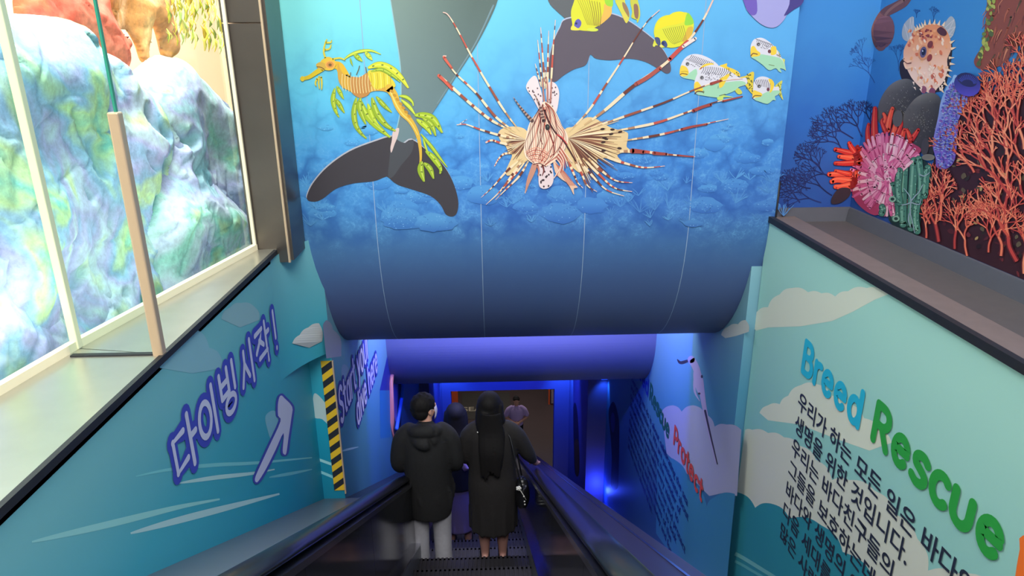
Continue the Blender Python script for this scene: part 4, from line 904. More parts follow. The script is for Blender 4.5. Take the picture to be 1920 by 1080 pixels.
    # tall dorsal spines
    for i, p in enumerate(([(628, 450), (640, 250), (652, 100)], [(612, 450), (614, 290), (618, 155)], [(598, 450), (588, 290), (577, 138)], [(586, 440), (572, 300), (562, 202)], [(580, 440), (562, 370), (549, 322)], [(606, 450), (604, 380), (600, 340)])): ray_(p, 15 if i < 3 else 12, 3, 300+i)
    for p in ([(596, 520), (590, 460), (586, 400)], [(612, 520), (612, 450), (606, 390)], [(626, 520), (630, 450), (632, 400)]): a.stroke(p, 10, (176, 120, 110), 5, w2=6)
    # spotted fin under the chin and side barbels
    a.poly([(570, 825), (620, 822), (642, 880), (636, 932), (605, 955), (572, 945), (566, 890)], (226, 206, 208))
    for i in range(20): a.ell(r.uniform(575, 632), r.uniform(835, 945), 4.5, 5.5, (60, 44, 52), n=7)
    a.poly([(640, 800), (668, 840), (700, 880), (735, 920), (765, 948), (745, 955), (745, 985), (715, 930), (680, 905), (650, 870)], (226, 186, 160))
    for i in range(6): a.stroke([(652+i*5, 825+i*4), (690+i*8, 895+i*3), (722+i*6, 940)], 3, (190, 110, 90), 4, False)
    a.poly([(540, 820), (560, 830), (545, 880), (520, 930), (500, 976), (505, 920), (520, 870)], (196, 140, 120))
    # body
    a.frame(*C_CROP)
    a.poly([(305, 470), (318, 432), (345, 430), (382, 462), (412, 515), (438, 575), (466, 618), (476, 665), (455, 725), (415, 770), (372, 806), (325, 826), (262, 806), (218, 772), (203, 722), (214, 655), (232, 575), (262, 520)], (244, 214, 190))
    Lc = spline([(312, 440), (270, 512), (236, 580), (216, 655), (206, 720), (222, 772), (262, 806)], 6); Rc = spline([(338, 432), (392, 480), (432, 565), (470, 630), (460, 715), (415, 768), (340, 822)], 6)
    for i in range(26):
        s = 0.03+0.94*i/25; pts = []
        for k in range(0, len(Lc)): 
            wv = 0.018*math.sin(k*0.55+i*1.3); pts.append((Lc[k][0]+(Rc[k][0]-Lc[k][0])*(s+wv), Lc[k][1]+(Rc[k][1]-Lc[k][1])*(s+wv)))
        k0 = r.randint(0, 4); k1 = len(pts)-r.randint(0, 9)
        a.stroke(pts[k0:k1], r.uniform(2.0, 4.4), r.choice([(120, 52, 48), (168, 74, 62), (196, 104, 84), (98, 46, 46)]), 2, False)
    a.stroke([(330, 480), (352, 540), (392, 610), (440, 660), (480, 720), (520, 790)], 12, (76, 40, 42), 6, w2=9); a.stroke([(300, 500), (308, 570), (304, 650), (320, 690)], 8, (110, 44, 42), 6, w2=4); a.stroke([(352, 600), (372, 650), (388, 700), (386, 755)], 9, (128, 46, 44), 6, w2=6); a.stroke([(410, 630), (440, 650), (470, 690)], 8, (214, 74, 74), 5, w2=4)
    a.ell(348, 584, 14, 20, (46, 44, 46), wob=.15, n=10); a.ell(350, 580, 5, 6, (90, 100, 90), n=8)
    # snout chevrons
    for i in range(7): a.stroke([(214+i*6, 738+i*9), (262+i*3, 712+i*13), (310, 716+i*14), (362-i*5, 752+i*9)], 4, (186, 78, 62) if i % 2 else (226, 150, 124), 5, False)
    a.stroke([(262, 812), (300, 806), (340, 826)], 5, (100, 50, 50)); a.stroke([(286, 816), (296, 850), (290, 880)], 14, (190, 120, 104), w2=6); a.stroke([(318, 818), (326, 850), (316, 880)], 13, (120, 60, 58), w2=5)
    # gill frill at the right
    for i in range(9): a.stroke([(430-i*3, 700+i*10), (462-i*4, 750+i*9), (500-i*14, 800+i*12)], 7, (186, 90, 76) if i % 2 else (240, 206, 184), 4, w2=5)
    # striped horns
    for p in ([(255, 545), (215, 500), (178, 455), (140, 402)], [(326, 545), (315, 500), (296, 440), (272, 384)]): a.stroke(p, 22, (150, 120, 108), 6, bands=[(90, 66, 66), (176, 146, 130)]*9, w2=4)
    a.build('printed_lionfish', M['print'], wall_front, 'striped lionfish facing forward with long spines')
lionfish()

# ================================================================== prints on the coral mural
def mural_fn(x, y, off):
    d = ray(x, y); p = d*((XM-off)/d.x)
    if p.y > YM: p = d*((YM-off)/d.y)
    return p
SM = Surf(mural_fn); F_, G_ = (1540, 0, 3.6), (1460, 180, 3.0)
def fan(a, base, ang, length, w, depth, cols, spread=.5, r=None, n=3, shrink=.72, outline=None):
    """branching fan drawn as a tree of strokes"""
    r = r or random.Random(1); out = []
    def go(p, an, L, w, d):
        q = (p[0]+L*math.cos(an), p[1]+L*math.sin(an)); m = ((p[0]+q[0])/2+r.uniform(-.12, .12)*L, (p[1]+q[1])/2+r.uniform(-.08, .08)*L)
        out.append(([p, m, q], w))
        if d == 0: return
        k = r.choice([2, 2, 3]) if n == 3 else 2
        for i in range(k): go(q, an+(i-(k-1)/2)*spread*r.uniform(.7, 1.3)+r.uniform(-.12, .12), L*shrink*r.uniform(.8, 1.15), w*.80, d-1)
    go(base, ang, length, w, depth)
    if outline:
        a.S.mod = 50; a.S.base = 200
        for p, w_ in out: a.stroke(p, w_*1.9, outline, 3, False)
    if outline: a.S.base = 255
    for p, w_ in out: a.stroke(p, w_, r.choice(cols), 3, False)
r_ = random.Random(17)
a = Art(SM, *G_, mod=40)
NB = [(24, 34, 84), (30, 42, 100), (34, 50, 110)]
for base, an, L in (((300, 560), -2.5, 74), ((330, 470), -2.75, 80), ((400, 330), -2.4, 80), ((240, 600), -2.8, 70), ((470, 230), -2.0, 66), ((420, 240), -2.6, 80), ((120, 600), -2.2, 60), ((520, 180), -1.7, 46), ((240, 420), -2.3, 70), ((180, 520), -2.9, 60)):
    fan(a, base, an, L, 8, 5, NB, .62, r_)
a.frame(*F_)
for base, an, L in (((360, 560), -2.1, 70), ((300, 440), -2.0, 60), ((520, 480), -1.6, 60), ((760, 150), -1.6, 34), ((640, 120), -1.5, 20)): fan(a, base, an, L, 4, 5, [(34, 66, 138), (40, 76, 150)], .55, r_)
a.build('printed_sea_fan', M['print'], wall_back, 'dark blue branching sea fans')
# seahorse tail
a = Art(SM, *F_)
a.stroke([(600, -60), (560, 10), (500, 48), (440, 80), (400, 130), (372, 200), (380, 270), (400, 310)], 62, (116, 74, 78), 8, w2=70); a.ell(418, 210, 76, 118, (112, 72, 84), .1); a.stroke([(560, 0), (495, 40), (440, 90), (412, 160), (398, 230)], 20, (150, 104, 98), 7, w2=14)
a.stroke([(398, 240), (450, 250), (478, 190), (455, 130), (425, 150), (430, 190), (448, 180)], 14, (76, 48, 66), 7, w2=6); a.ell(436, 178, 12, 22, (66, 42, 60)); a.stroke([(385, 290), (400, 315), (430, 300)], 10, (80, 52, 74), 5)
a.build('printed_seahorse_tail', M['print'], wall_mural, 'curled brown tail at the top')
# porcupinefish
a = Art(SM, *F_); r = random.Random(4)
a.poly([(545, 400), (540, 530), (640, 600), (800, 620), (850, 540), (884, 330), (850, 300), (700, 480)], (44, 30, 40))
for pts in ([(590, 278), (552, 262), (544, 215), (560, 160), (600, 118), (622, 116), (626, 170), (622, 230)], [(820, 200), (838, 150), (872, 110), (898, 130), (906, 180), (890, 235), (860, 260)]):
    a.poly(pts, (170, 176, 190)); 
    for k in range(6): a.stroke([(mixc(pts[0], pts[-1], k/5)), pts[3+k % 3]], 4, (206, 200, 206), 2, False)
def pg(x, y): return mixc((238, 150, 104), (250, 210, 196), max(0, min(1, (y-230)/260)))
a.poly([(560, 420), (556, 340), (590, 270), (640, 210), (700, 172), (770, 160), (830, 190), (866, 250), (876, 330), (850, 400), (852, 470), (830, 540), (800, 580), (740, 628), (680, 600), (620, 540), (585, 480)], None, 4, pg)
for i in range(90):
    x, y = r.uniform(590, 850), r.uniform(190, 590)
    if y > 480 and (x < 640 or x > 820): continue
    a.ell(x, y, r.uniform(5, 12), r.uniform(8, 20), r.choice([(250, 190, 150), (226, 120, 84), (246, 170, 120), (252, 222, 204), (206, 104, 84)]), r.uniform(-.6, .6), n=8)
for i in range(16): a.ell(680+r.uniform(-20, 60), 225+r.uniform(-25, 30), 8, 6, (140, 50, 60), n=7)
a.ell(812, 212, 34, 26, (90, 44, 54), .5, wob=.2, n=9); a.ell(735, 300, 18, 26, (130, 56, 60), .4); a.ell(730, 390, 16, 26, (150, 60, 60), .4); a.ell(690, 605, 20, 26, (150, 84, 110)); a.ell(748, 618, 22, 26, (130, 66, 100))
a.ell(688, 355, 34, 52, (226, 150, 110), .2); a.ell(688, 352, 22, 38, (96, 84, 128), .2); a.ell(690, 352, 13, 22, (24, 26, 60), .2); a.ell(684, 344, 4, 6, (200, 205, 230))
a.stroke([(556, 395), (572, 420), (610, 410)], 12, (252, 200, 170)); a.stroke([(560, 425), (575, 460), (605, 450)], 14, (250, 206, 180)); a.stroke([(556, 410), (580, 428), (606, 425)], 5, (120, 60, 60))
for x, y, an in ([(700+i*30, 172-6*math.sin(i), -1.6+i*.12) for i in range(5)]+[(640+i*16, 210-i*8, -1.9) for i in range(4)]+[(868, 290, -.5), (874, 330, -.3), (860, 390, 0), (866, 430, .1), (850, 470, .3), (845, 505, .5), (828, 560, .7), (806, 600, .9)]):
    L = 40; a.poly([(x+10*math.sin(an), y-10*math.cos(an)), (x+L*math.cos(an), y+L*math.sin(an)), (x-10*math.sin(an), y+10*math.cos(an))], (250, 214, 180), 0)
for i in range(26):
    x, y = r.uniform(620, 830), r.uniform(440, 600); L = 26; an = r.uniform(.9, 2.0); a.poly([(x-7, y), (x+L*math.cos(an), y+L*math.sin(an)), (x+7, y)], (254, 226, 210), 0)
a.build('printed_porcupinefish', M['print'], wall_mural, 'spiny orange porcupinefish')
# grey sponges
a = Art(SM, *F_)
def sponge(pts, c):
    xs_ = [p[0] for p in pts]; ys_ = [p[1] for p in pts]; x0, y0 = min(xs_), min(ys_)
    a.poly(pts, None, 5, lambda x, y: mixc(mixc(c, (150, 144, 140), max(0, 1-(y-y0)/90)), (44, 40, 46), max(0, min(1, (x-x0-60+(y-y0)*.6)/330))))
    q = random.Random(int(x0)); cx, cy = sum(xs_)/len(pts), sum(ys_)/len(pts)
    for i in range(190):
        p = q.choice(pts); t = q.uniform(0, .93); b2 = q.choice(pts); u = q.random()*.5; x, y = cx+((p[0]-cx)*(1-u)+(b2[0]-cx)*u)*t, cy+((p[1]-cy)*(1-u)+(b2[1]-cy)*u)*t
        a.stroke([(x, y), (x+q.uniform(-8, 8), y+q.uniform(4, 10))], 2.4, q.choice([(158, 152, 146), (96, 92, 92), (70, 66, 70)]), 1, False)
sponge([(385, 820), (384, 720), (420, 630), (480, 562), (560, 532), (620, 548), (668, 610), (690, 690), (650, 800), (560, 860), (450, 860)], (112, 106, 106))
sponge([(555, 900), (550, 800), (580, 730), (640, 660), (710, 628), (772, 634), (806, 680), (800, 800), (780, 960), (740, 1060), (660, 1020), (590, 960)], (106, 100, 100))
a.ell(515, 800, 34, 56, (96, 90, 92), .1); a.ell(700, 990, 26, 60, (70, 64, 70), .1); a.ell(722, 1062, 44, 22, (120, 116, 112))
a.build('printed_sponge', M['print'], wall_mural, 'two rounded grey sponges')
# octopus arm and kelp at the top right corner
a = Art(SM, *F_)
a.poly([(1160, -260), (1120, -60), (1118, 60), (1104, 180), (1090, 300), (1048, 370), (1030, 420), (1060, 462), (1140, 470), (1240, 420), (1300, 330), (1400, 250), (1460, -60), (1400, -280)], (136, 70, 60))
q = random.Random(2)
for i in range(60): x = q.uniform(1110, 1400); y = q.uniform(-20, 430)*.95; a.stroke([(x, y), (x-q.uniform(5, 25), y+40), (x-q.uniform(20, 50), y+90)], q.uniform(5, 16), q.choice([(176, 96, 76), (110, 52, 52), (204, 130, 100), (150, 76, 60), (90, 70, 52)]), 4, w2=3) if x-y*.25 > 1060 else None
for i in range(40): y = q.uniform(-20, 440); x = np.interp(y, [0, 180, 300, 380, 440], [1145, 1120, 1108, 1068, 1062])+q.uniform(-18, 30); a.ell(x, y, q.uniform(6, 16), q.uniform(8, 24), q.choice([(150, 160, 70), (110, 126, 60), (176, 180, 90), (84, 96, 56)]), q.uniform(-.5, .5), wob=.2, n=8)
a.build('printed_octopus', M['print'], wall_mural, 'mottled brown arm with green fringe at the top right')
# large red sea fan on the right
a = Art(SM, *G_); r_ = random.Random(31)
a.poly([(1560, -300), (1400, -160), (1330, 0), (1180, -40), (1075, 30), (1010, 120), (960, 200), (985, 290), (930, 240), (880, 330), (850, 470), (800, 560), (760, 760), (800, 800), (1000, 900), (1200, 1000), (1500, 1110), (1620, 1180), (1660, 400)], (56, 24, 36), 3)
q = random.Random(5)
for i in range(170): x, y = q.uniform(860, 1460), q.uniform(150, 1000); a.ell(x, y, q.uniform(5, 20), q.uniform(5, 14), q.choice([(34, 20, 28), (84, 30, 42), (110, 40, 48), (44, 36, 34), (96, 84, 66)]), q.uniform(0, 3), wob=.25, n=8) if y < 640+(x-760)*.62 and y > 420-(x-860)*.7 else None
CO = [(226, 108, 84), (236, 126, 96), (206, 84, 70), (242, 150, 116), (190, 66, 62)]
def inmur(p): return p[1] < 640+(p[0]-560)*.57
for base, an, L, w in (((1340, 930), -1.9, 150, 17), ((1320, 600), -1.85, 140, 15), ((1300, 560), -2.2, 120, 14), ((1250, 900), -1.7, 110, 13), ((900, 820), -1.75, 100, 13), ((905, 700), -1.5, 90, 12), ((990, 860), -1.5, 100, 10), ((1060, 900), -1.7, 90, 10), ((1150, 300), -1.9, 100, 12), ((1200, 330), -1.6, 110, 13), ((1280, 330), -1.7, 120, 13), ((1380, 300), -1.8, 120, 13), ((1420, 560), -1.7, 130, 15), ((1100, 430), -2.2, 80, 11), ((1170, 420), -2.0, 90, 11), ((850, 720), -2.1, 60, 9), ((1380, 1000), -1.5, 120, 14), ((1180, 880), -1.4, 80, 9), ((1230, 150), -1.8, 90, 11), ((1330, 130), -1.7, 100, 12), ((1430, 90), -1.7, 100, 12), ((1400, -60), -1.7, 80, 10), ((1080, 200), -1.8, 70, 9), ((1290, 760), -2.3, 80, 10), ((1460, 800), -1.8, 130, 15), ((1560, 1060), -1.6, 140, 15), ((1570, 640), -1.6, 130, 14), ((1540, 260), -1.7, 120, 13), ((830, 800), -1.6, 60, 9)):
    fan(a, base, an, L, w, 5, CO, .56, r_, n=2 if L > 95 else 3, shrink=.78, outline=(104, 30, 42))
for i in range(30): x, y = q.uniform(1000, 1300), q.uniform(350, 800); a.ell(x, y, 12, 7, (176, 150, 100), q.uniform(0, 3), wob=.2, n=8) if i % 3 == 0 else None
# keep the fan on the wall above the skirting
def trim_low(o, zmin):
    me = o.data; bb = bmesh.new(); bb.from_mesh(me); bmesh.ops.bisect_plane(bb, geom=bb.verts[:]+bb.edges[:]+bb.faces[:], plane_co=(0, 0, zmin), plane_no=(0, 0, -1), clear_outer=True); bb.to_mesh(me); bb.free()
trim_low(a.build('printed_red_fan_coral', M['print'], wall_mural, 'tall red branching fan coral'), -0.983)
SM.layer = 20
# blue violet tube sponge
a = Art(SM, *F_)
tube_o = [(905, 505), (880, 540), (840, 600), (805, 690), (790, 780), (768, 880), (752, 980), (770, 1060), (780, 1130), (840, 1140), (900, 1080), (920, 900), (930, 800), (990, 690), (1040, 640), (1070, 580), (1000, 560)]
a.poly(tube_o, None, 4, lambda x, y: mixc((150, 186, 232), (126, 100, 206), max(0, min(1, (y-560)/400+(x-860)/500))))
q = random.Random(9)
for i in range(330):
    y = q.uniform(560, 1120); xl = np.interp(y, [540, 600, 690, 780, 880, 980, 1130], [890, 845, 810, 795, 775, 758, 790]); xr = np.interp(y, [560, 640, 690, 800, 900, 1080, 1130], [990, 1020, 985, 925, 915, 895, 840]); x = q.uniform(xl+8, xr-6)
    a.ell(x, y, 7, 9, q.choice([(96, 84, 190), (110, 110, 208), (140, 96, 190), (86, 96, 196)]), n=7); a.stroke([(x-8, y+9), (x+8, y+11)], 3, q.choice([(186, 212, 244), (170, 190, 240)]), 1, False)
a.ell(985, 570, 92, 78, (70, 62, 160), .45, grad=lambda x, y: mixc((40, 44, 110), (84, 70, 190), max(0, min(1, (y-500)/140)))); a.ell(985, 540, 70, 44, (38, 36, 90), .35)
for i in range(14): an = PI+.5+i*.2; a.stroke([(985+66*math.cos(an), 560+56*math.sin(an)), (985+40*math.cos(an), 565+28*math.sin(an))], 5, (64, 72, 170), 1, False)
a.build('printed_tube_sponge', M['print'], wall_mural, 'blue violet tube sponge')
# red finger sponge, pink anemone, green columns
a = Art(SM, *G_); q = random.Random(12); RDc = [(226, 60, 44), (206, 46, 40), (238, 84, 58)]
for p, w in (([(540, 250), (538, 160), (542, 70)], 44), ([(505, 260), (500, 200), (506, 160)], 32), ([(590, 160), (598, 120), (590, 100)], 30), ([(610, 190), (625, 120), (640, 70)], 38), ([(640, 230), (660, 150), (668, 90)], 34), ([(670, 210), (690, 160), (686, 130)], 26), ([(690, 240), (700, 210), (706, 190)], 38), ([(740, 250), (765, 220), (785, 190)], 34), ([(740, 240), (730, 210), (722, 190)], 30), ([(600, 200), (580, 150), (585, 130)], 26),
             ([(460, 330), (400, 320), (320, 300)], 40), ([(440, 330), (410, 290), (398, 265)], 40), ([(430, 350), (380, 345), (340, 340)], 40), ([(460, 370), (380, 378), (320, 378)], 40), ([(440, 440), (350, 440), (285, 440)], 46), ([(420, 480), (340, 470), (300, 480)], 50), ([(400, 440), (340, 425), (320, 420)], 30), ([(410, 500), (350, 510), (320, 510)], 44), ([(450, 300), (440, 290), (445, 282)], 28)):
    c = q.choice(RDc); a.stroke(p, w+4, (140, 24, 30), 5, w2=w*.6); a.stroke(p, w-4, c, 5, w2=w*.5); a.stroke([(x-w*.1, y-w*.1) for x, y in p], w*.25, mixc(c, (255, 150, 110), .5), 5, w2=w*.1)
a.poly([(300, 570), (340, 520), (400, 520), (400, 560), (350, 600), (300, 606)], (54, 40, 50))
a.build('printed_finger_sponge', M['print'], wall_mural, 'red finger sponge')
a = Art(SM, *G_)
a.poly([(470, 330), (540, 250), (650, 225), (760, 270), (800, 310), (720, 380), (640, 450), (620, 560), (560, 668), (480, 640), (420, 570), (415, 500), (440, 420)], (176, 60, 100))
a.poly([(560, 440), (620, 440), (650, 480), (610, 530), (560, 500)], (150, 26, 60))
PK = [(240, 150, 186), (246, 176, 204), (230, 124, 168), (250, 200, 216), (222, 104, 156)]
for ring, (R0, R1, n) in enumerate(((150, 245, 40), (110, 190, 36), (60, 135, 30), (20, 80, 20))):
    for i in range(n):
        an = PI*0.42+i/n*PI*1.45+q.uniform(-.04, .04); cx, cy = 610, 470
        x0, y0 = cx+R0*.8*math.cos(an), cy+R0*math.sin(an)*.9; x1, y1 = cx+R1*.84*math.cos(an), cy+R1*math.sin(an)*1.06
        if y1 > 660+(x1-560)*.6: continue
        c = q.choice(PK); w = q.uniform(17, 23)
        a.stroke([(x0, y0), ((x0+x1)/2+q.uniform(-8, 8), (y0+y1)/2), (x1, y1)], w+5, (190, 70, 120), 5, w2=w*.8); a.stroke([(x0, y0), ((x0+x1)/2+q.uniform(-8, 8), (y0+y1)/2), (x1, y1)], w, c, 5, w2=w*.7)
for i in range(14): x, y = q.uniform(520, 660), q.uniform(380, 520); a.stroke([(x, y), (x+q.uniform(-18, 18), y-22), (x+q.uniform(-24, 24), y-44)], 18, q.choice(PK), 5, w2=13)
trim_low(a.build('printed_anemone', M['print'], wall_mural, 'pink anemone'), -0.983)
a = Art(SM, *G_)
a.poly([(620, 700), (640, 470), (690, 390), (740, 400), (780, 350), (850, 390), (860, 470), (820, 560), (790, 760), (760, 780)], (28, 50, 52))
for p, w in (([(655, 690), (655, 580), (660, 470)], 40), ([(640, 640), (636, 560), (640, 500)], 34), ([(700, 720), (700, 580), (708, 385)], 40), ([(745, 740), (748, 600), (762, 365)], 42), ([(790, 600), (800, 480), (788, 355)], 36), ([(820, 560), (828, 470), (838, 405)], 36), ([(580, 660), (585, 640), (582, 625)], 34), ([(680, 600), (672, 520), (680, 420)], 34), ([(780, 760), (770, 680), (780, 600)], 36)):
    a.stroke(p, w+5, (34, 66, 62), 5); a.stroke(p, w, (74, 128, 112), 5); a.stroke([(x-w*.15, y) for x, y in p], w*.3, (120, 170, 150), 5)
    pp = spline(p, 5)
    for k in range(26): z = q.choice(pp); a.ell(z[0]+q.uniform(-w*.4, w*.4), z[1]+q.uniform(-8, 8), 3.5, 4, q.choice([(44, 86, 80), (140, 186, 166), (60, 108, 98)]), n=6)
for c in ((640, 580), (660, 690)): a.ell(*c, 20, 17, (140, 180, 160)); a.ell(*c, 11, 9, (40, 66, 62))
for p in ([(745, 590), (735, 560), (705, 520)], [(745, 590), (770, 560), (790, 540), (810, 500)], [(745, 590), (740, 650), (750, 700), (765, 770)], [(740, 600), (715, 610), (690, 612)], [(748, 600), (790, 610), (800, 580)], [(790, 440), (820, 450), (850, 430)], [(735, 660), (730, 700), (745, 740)]): a.stroke(p, 7, (150, 170, 186), 5, w2=4)
trim_low(a.build('printed_green_sponge', M['print'], wall_mural, 'green column sponge'), -0.983)
# ================================================================== lettering
def arc(cx, cy, rx, ry, a0, a1, n=10): return [(cx+rx*math.cos(math.radians(a0+(a1-a0)*i/n)), cy+ry*math.sin(math.radians(a0+(a1-a0)*i/n))) for i in range(n+1)]
GL = {  # rounded stroke letters: advance, strokes (x-height .70)
 'B': (.80, [[(.12, 0), (.12, 1)], [(.12, 1)]+arc(.36, .77, .24, .23, 90, -90)+[(.12, .54)], [(.36, .54)]+arc(.40, .27, .27, .27, 90, -90)+[(.12, 0)]]),
 'r': (.52, [[(.12, .68), (.12, 0)], [(.12, .38)]+arc(.36, .40, .24, .27, 170, 75)]),
 'e': (.76, [[(.14, .37), (.60, .37)]+arc(.37, .35, .25, .34, 8, 315, 20)[1:]]),
 'd': (.80, [arc(.37, .34, .25, .34, 0, 360, 22), [(.64, 1.0), (.64, 0)]]),
 'R': (.82, [[(.12, 0), (.12, 1)], [(.12, 1)]+arc(.36, .74, .26, .26, 90, -90)+[(.12, .48)], [(.38, .46), (.66, 0)]]),
 's': (.66, [[(.54, .60), (.42, .69), (.26, .68), (.15, .58), (.17, .45), (.32, .37), (.48, .28), (.54, .16), (.44, .03), (.26, 0), (.10, .08)]]),
 'c': (.68, [arc(.38, .34, .26, .34, 48, 312, 18)]),
 'u': (.78, [[(.12, .68), (.12, .28)]+arc(.36, .26, .24, .26, 180, 360)+[(.60, .68)]]),
 'P': (.76, [[(.12, 0), (.12, 1)], [(.12, 1)]+arc(.36, .72, .27, .28, 90, -90)+[(.12, .44)]]),
 'o': (.78, [arc(.38, .34, .27, .34, 0, 360, 22)]),
 't': (.54, [[(.26, .95), (.26, .16), (.32, .03), (.44, .02)], [(.06, .68), (.46, .68)]]),
 'S': (.72, [[(.60, .86), (.46, .98), (.28, .97), (.14, .83), (.16, .64), (.34, .53), (.52, .42), (.60, .24), (.48, .04), (.28, 0), (.10, .12)]]),
 'a': (.78, [arc(.37, .34, .25, .34, 0, 360, 22), [(.64, .68), (.64, 0)]]),
 'y': (.70, [[(.10, .68), (.34, .06)], [(.60, .68), (.34, .06), (.20, -.24)]]),
 'i': (.32, [[(.16, .66), (.16, 0)], [(.16, .93), (.16, .95)]]),
 'v': (.68, [[(.10, .68), (.34, .02)], [(.58, .68), (.34, .02)]]),
 'h': (.76, [[(.12, 1), (.12, 0)], [(.12, .36)]+arc(.36, .42, .25, .26, 175, 0)+[(.61, 0)]]),
 ' ': (.40, []),
 '다': (1, [[(.50, .80), (.08, .80), (.08, .20), (.52, .24)], [(.72, 1), (.72, 0)], [(.72, .55), (.96, .55)]]),
 '이': (1, [arc(.36, .50, .26, .34, 0, 360, 24), [(.80, 1), (.80, 0)]]),
 '빙': (1, [[(.14, .98), (.14, .46)], [(.52, .98), (.52, .46)], [(.14, .73), (.52, .73)], [(.14, .46), (.52, .46)], [(.82, 1), (.82, .40)], arc(.52, .17, .26, .18, 0, 360, 20)]),
 '시': (1, [[(.34, .88), (.32, .62), (.06, .16)], [(.32, .60), (.56, .22)], [(.80, 1), (.80, 0)]]),
 '작': (1, [[(.10, .92), (.54, .92), (.40, .72), (.08, .48)], [(.32, .70), (.56, .50)], [(.74, 1), (.74, .38)], [(.74, .70), (.96, .70)], [(.22, .28), (.76, .28), (.76, 0)]]),
 '!': (.45, [[(.22, 1), (.22, .30)], [(.22, .01), (.22, .02)]]),
}
class WallText:
    """stroke lettering on a vertical wall X = x; u runs along +-Y"""
    def __init__(s, x, sign, udir): s.x, s.sg, s.u = x, sign, udir; s.m = MB(); s.k = 0
    def pt(s, y, z): return (s.x+s.sg*(0.0045+0.00003*s.k), y, z)
    def line(s, pts, w, col):
        s.k += 1; out = []; m = len(pts)
        for i, q in enumerate(pts):
            a, b = pts[max(i-1, 0)], pts[min(i+1, m-1)]; dx, dy = b[0]-a[0], b[1]-a[1]; l = math.hypot(dx, dy) or 1
            out.append((q, (-dy/l*w/2, dx/l*w/2)))
        vs = [s.pt(q[0]+n[0], q[1]+n[1]) for q, n in out]+[s.pt(q[0]-n[0], q[1]-n[1]) for q, n in out]
        s.m.add(vs, [(i, i+1, m+i+1, m+i) for i in range(m-1)], lin(col))
        for i, q in enumerate(pts):
            if 0 < i < m-1:
                a, b = pts[i-1], pts[i+1]; v1 = (q[0]-a[0], q[1]-a[1]); v2 = (b[0]-q[0], b[1]-q[1])
                if abs(v1[0]*v2[1]-v1[1]*v2[0]) < 0.5*math.hypot(*v1)*math.hypot(*v2): continue
            s.k += 1
            s.m.add([s.pt(q[0]+w/2*math.cos(2*PI*i/12), q[1]+w/2*math.sin(2*PI*i/12)) for i in range(12)], [tuple(range(12))], lin(col))
    def glyph(s, ch, y, z, sx, sy, w, col, grow=0, slant=0.0):
        for st in GL[ch][1]:
            if ch in 'sS!작시다' and len(st) > 8: st = spline(st, 3)
            s.line([(y+s.u*(px*sx), z+py*sy+slant*px*sx) for px, py in st], w+grow, col)
    def text(s, t, y, z, sx, sy, w, cols, grow=0, slant=0.0):
        for i, ch in enumerate(t):
            c = cols[i] if isinstance(cols, list) else cols
            s.glyph(ch, y, z, sx, sy, w, c, grow, slant); y += s.u*GL[ch][0]*sx; z += slant*GL[ch][0]*sx
        return y
def width(t): return sum(GL[c][0] for c in t)

# right wall heading
T = WallText(XR, -1, -1); CY_, GN, RDt = (38, 178, 214), (44, 158, 68), (206, 82, 66)
y0, y1 = 3.70, 3.00; T.text('Breed', y0, -1.805, (y0-y1)/width('Breed'), .185, .042, CY_)
y0, y1 = 2.91, 2.00; T.text('Rescue', y0, -1.79, (y0-y1)/width('Rescue'), .188, .046, GN)
T.m.build('printed_heading', M['print'], wall_right)['label'] = 'blue and green rounded heading Breed Rescue'
T = WallText(XR2, -1, -1)
y0, y1 = 7.86, 7.02; T.text('Breed', y0, -3.74, (y0-y1)/width('Breed'), .19, .040, (30, 60, 170)); y0, y1 = 6.98, 6.08; T.text('Rescue', y0, -3.73, (y0-y1)/width('Rescue'), .19, .042, (20, 92, 84)); y0, y1 = 5.93, 4.96; T.text('Protect', y0, -3.66, (y0-y1)/width('Protect'), .185, .042, (200, 72, 66))
T.m.build('printed_heading', M['print'], wall_right2)['label'] = 'rounded heading Breed Rescue Protect in blue light'

def font_lines(name, lines, x, sign, udir, ys, z0, dz, size, m, parent, bold=0.0, stretch=1.0, label=None):
    b = MB()
    for i, t in enumerate(lines):
        c = bpy.data.curves.new('t', 'FONT'); c.body = t; c.size = size; c.offset = bold; c.resolution_u = 3
        o = bpy.data.objects.new('t', c); COL.objects.link(o); bpy.context.view_layer.update()
        me = o.to_mesh()
        y = ys[i] if isinstance(ys, list) else ys
        vs = [(x+sign*0.0042, y+udir*v.co.x*stretch, z0-dz*i+v.co.y) for v in me.vertices]
        b.add(vs, [tuple(p.vertices) for p in me.polygons]); o.to_mesh_clear(); bpy.data.objects.remove(o); bpy.data.curves.remove(c)
    o = b.build(name, m, parent)
    if label: o['label'] = label
    return o
M['ink'] = mat('navy_ink', (38, 46, 66), 0.5); M['ink2'] = mat('blue_ink', (18, 40, 120), 0.5)
KOR = ['우리가 하는 모든 일은 바다와 그', '생명을 위한 것입니다.', '우리는 바다친구들의 서식지와', '그들을 보호하는데 도움을 주고', '바다와 생명의 아름다움과', '다음 세대를 위하여', '많은 사람들과']
font_lines('printed_korean_text', KOR, XR, -1, -1, 3.68, -2.045, .156, .133, M['ink'], wall_right, .0022, 1.0, 'dark navy Korean lettering in seven lines')
ENG = ['Everything we do is about celebrating the sea', 'and the life within it. We are passionate about', 'our creatures and enjoying the wonder of', 'life below the waves with every visitor to', 'our aquariums. We breed, rescue and protect', 'the animals in our care and work to look', 'after the oceans and the homes of the', 'creatures that live there, today and for', 'all the years ahead of us.']
font_lines('printed_english_text', ENG, XR2, -1, -1, 7.95, -3.985, .123, .125, M['ink2'], wall_right2, .0016, 1.14, 'small navy English lettering in nine lines')

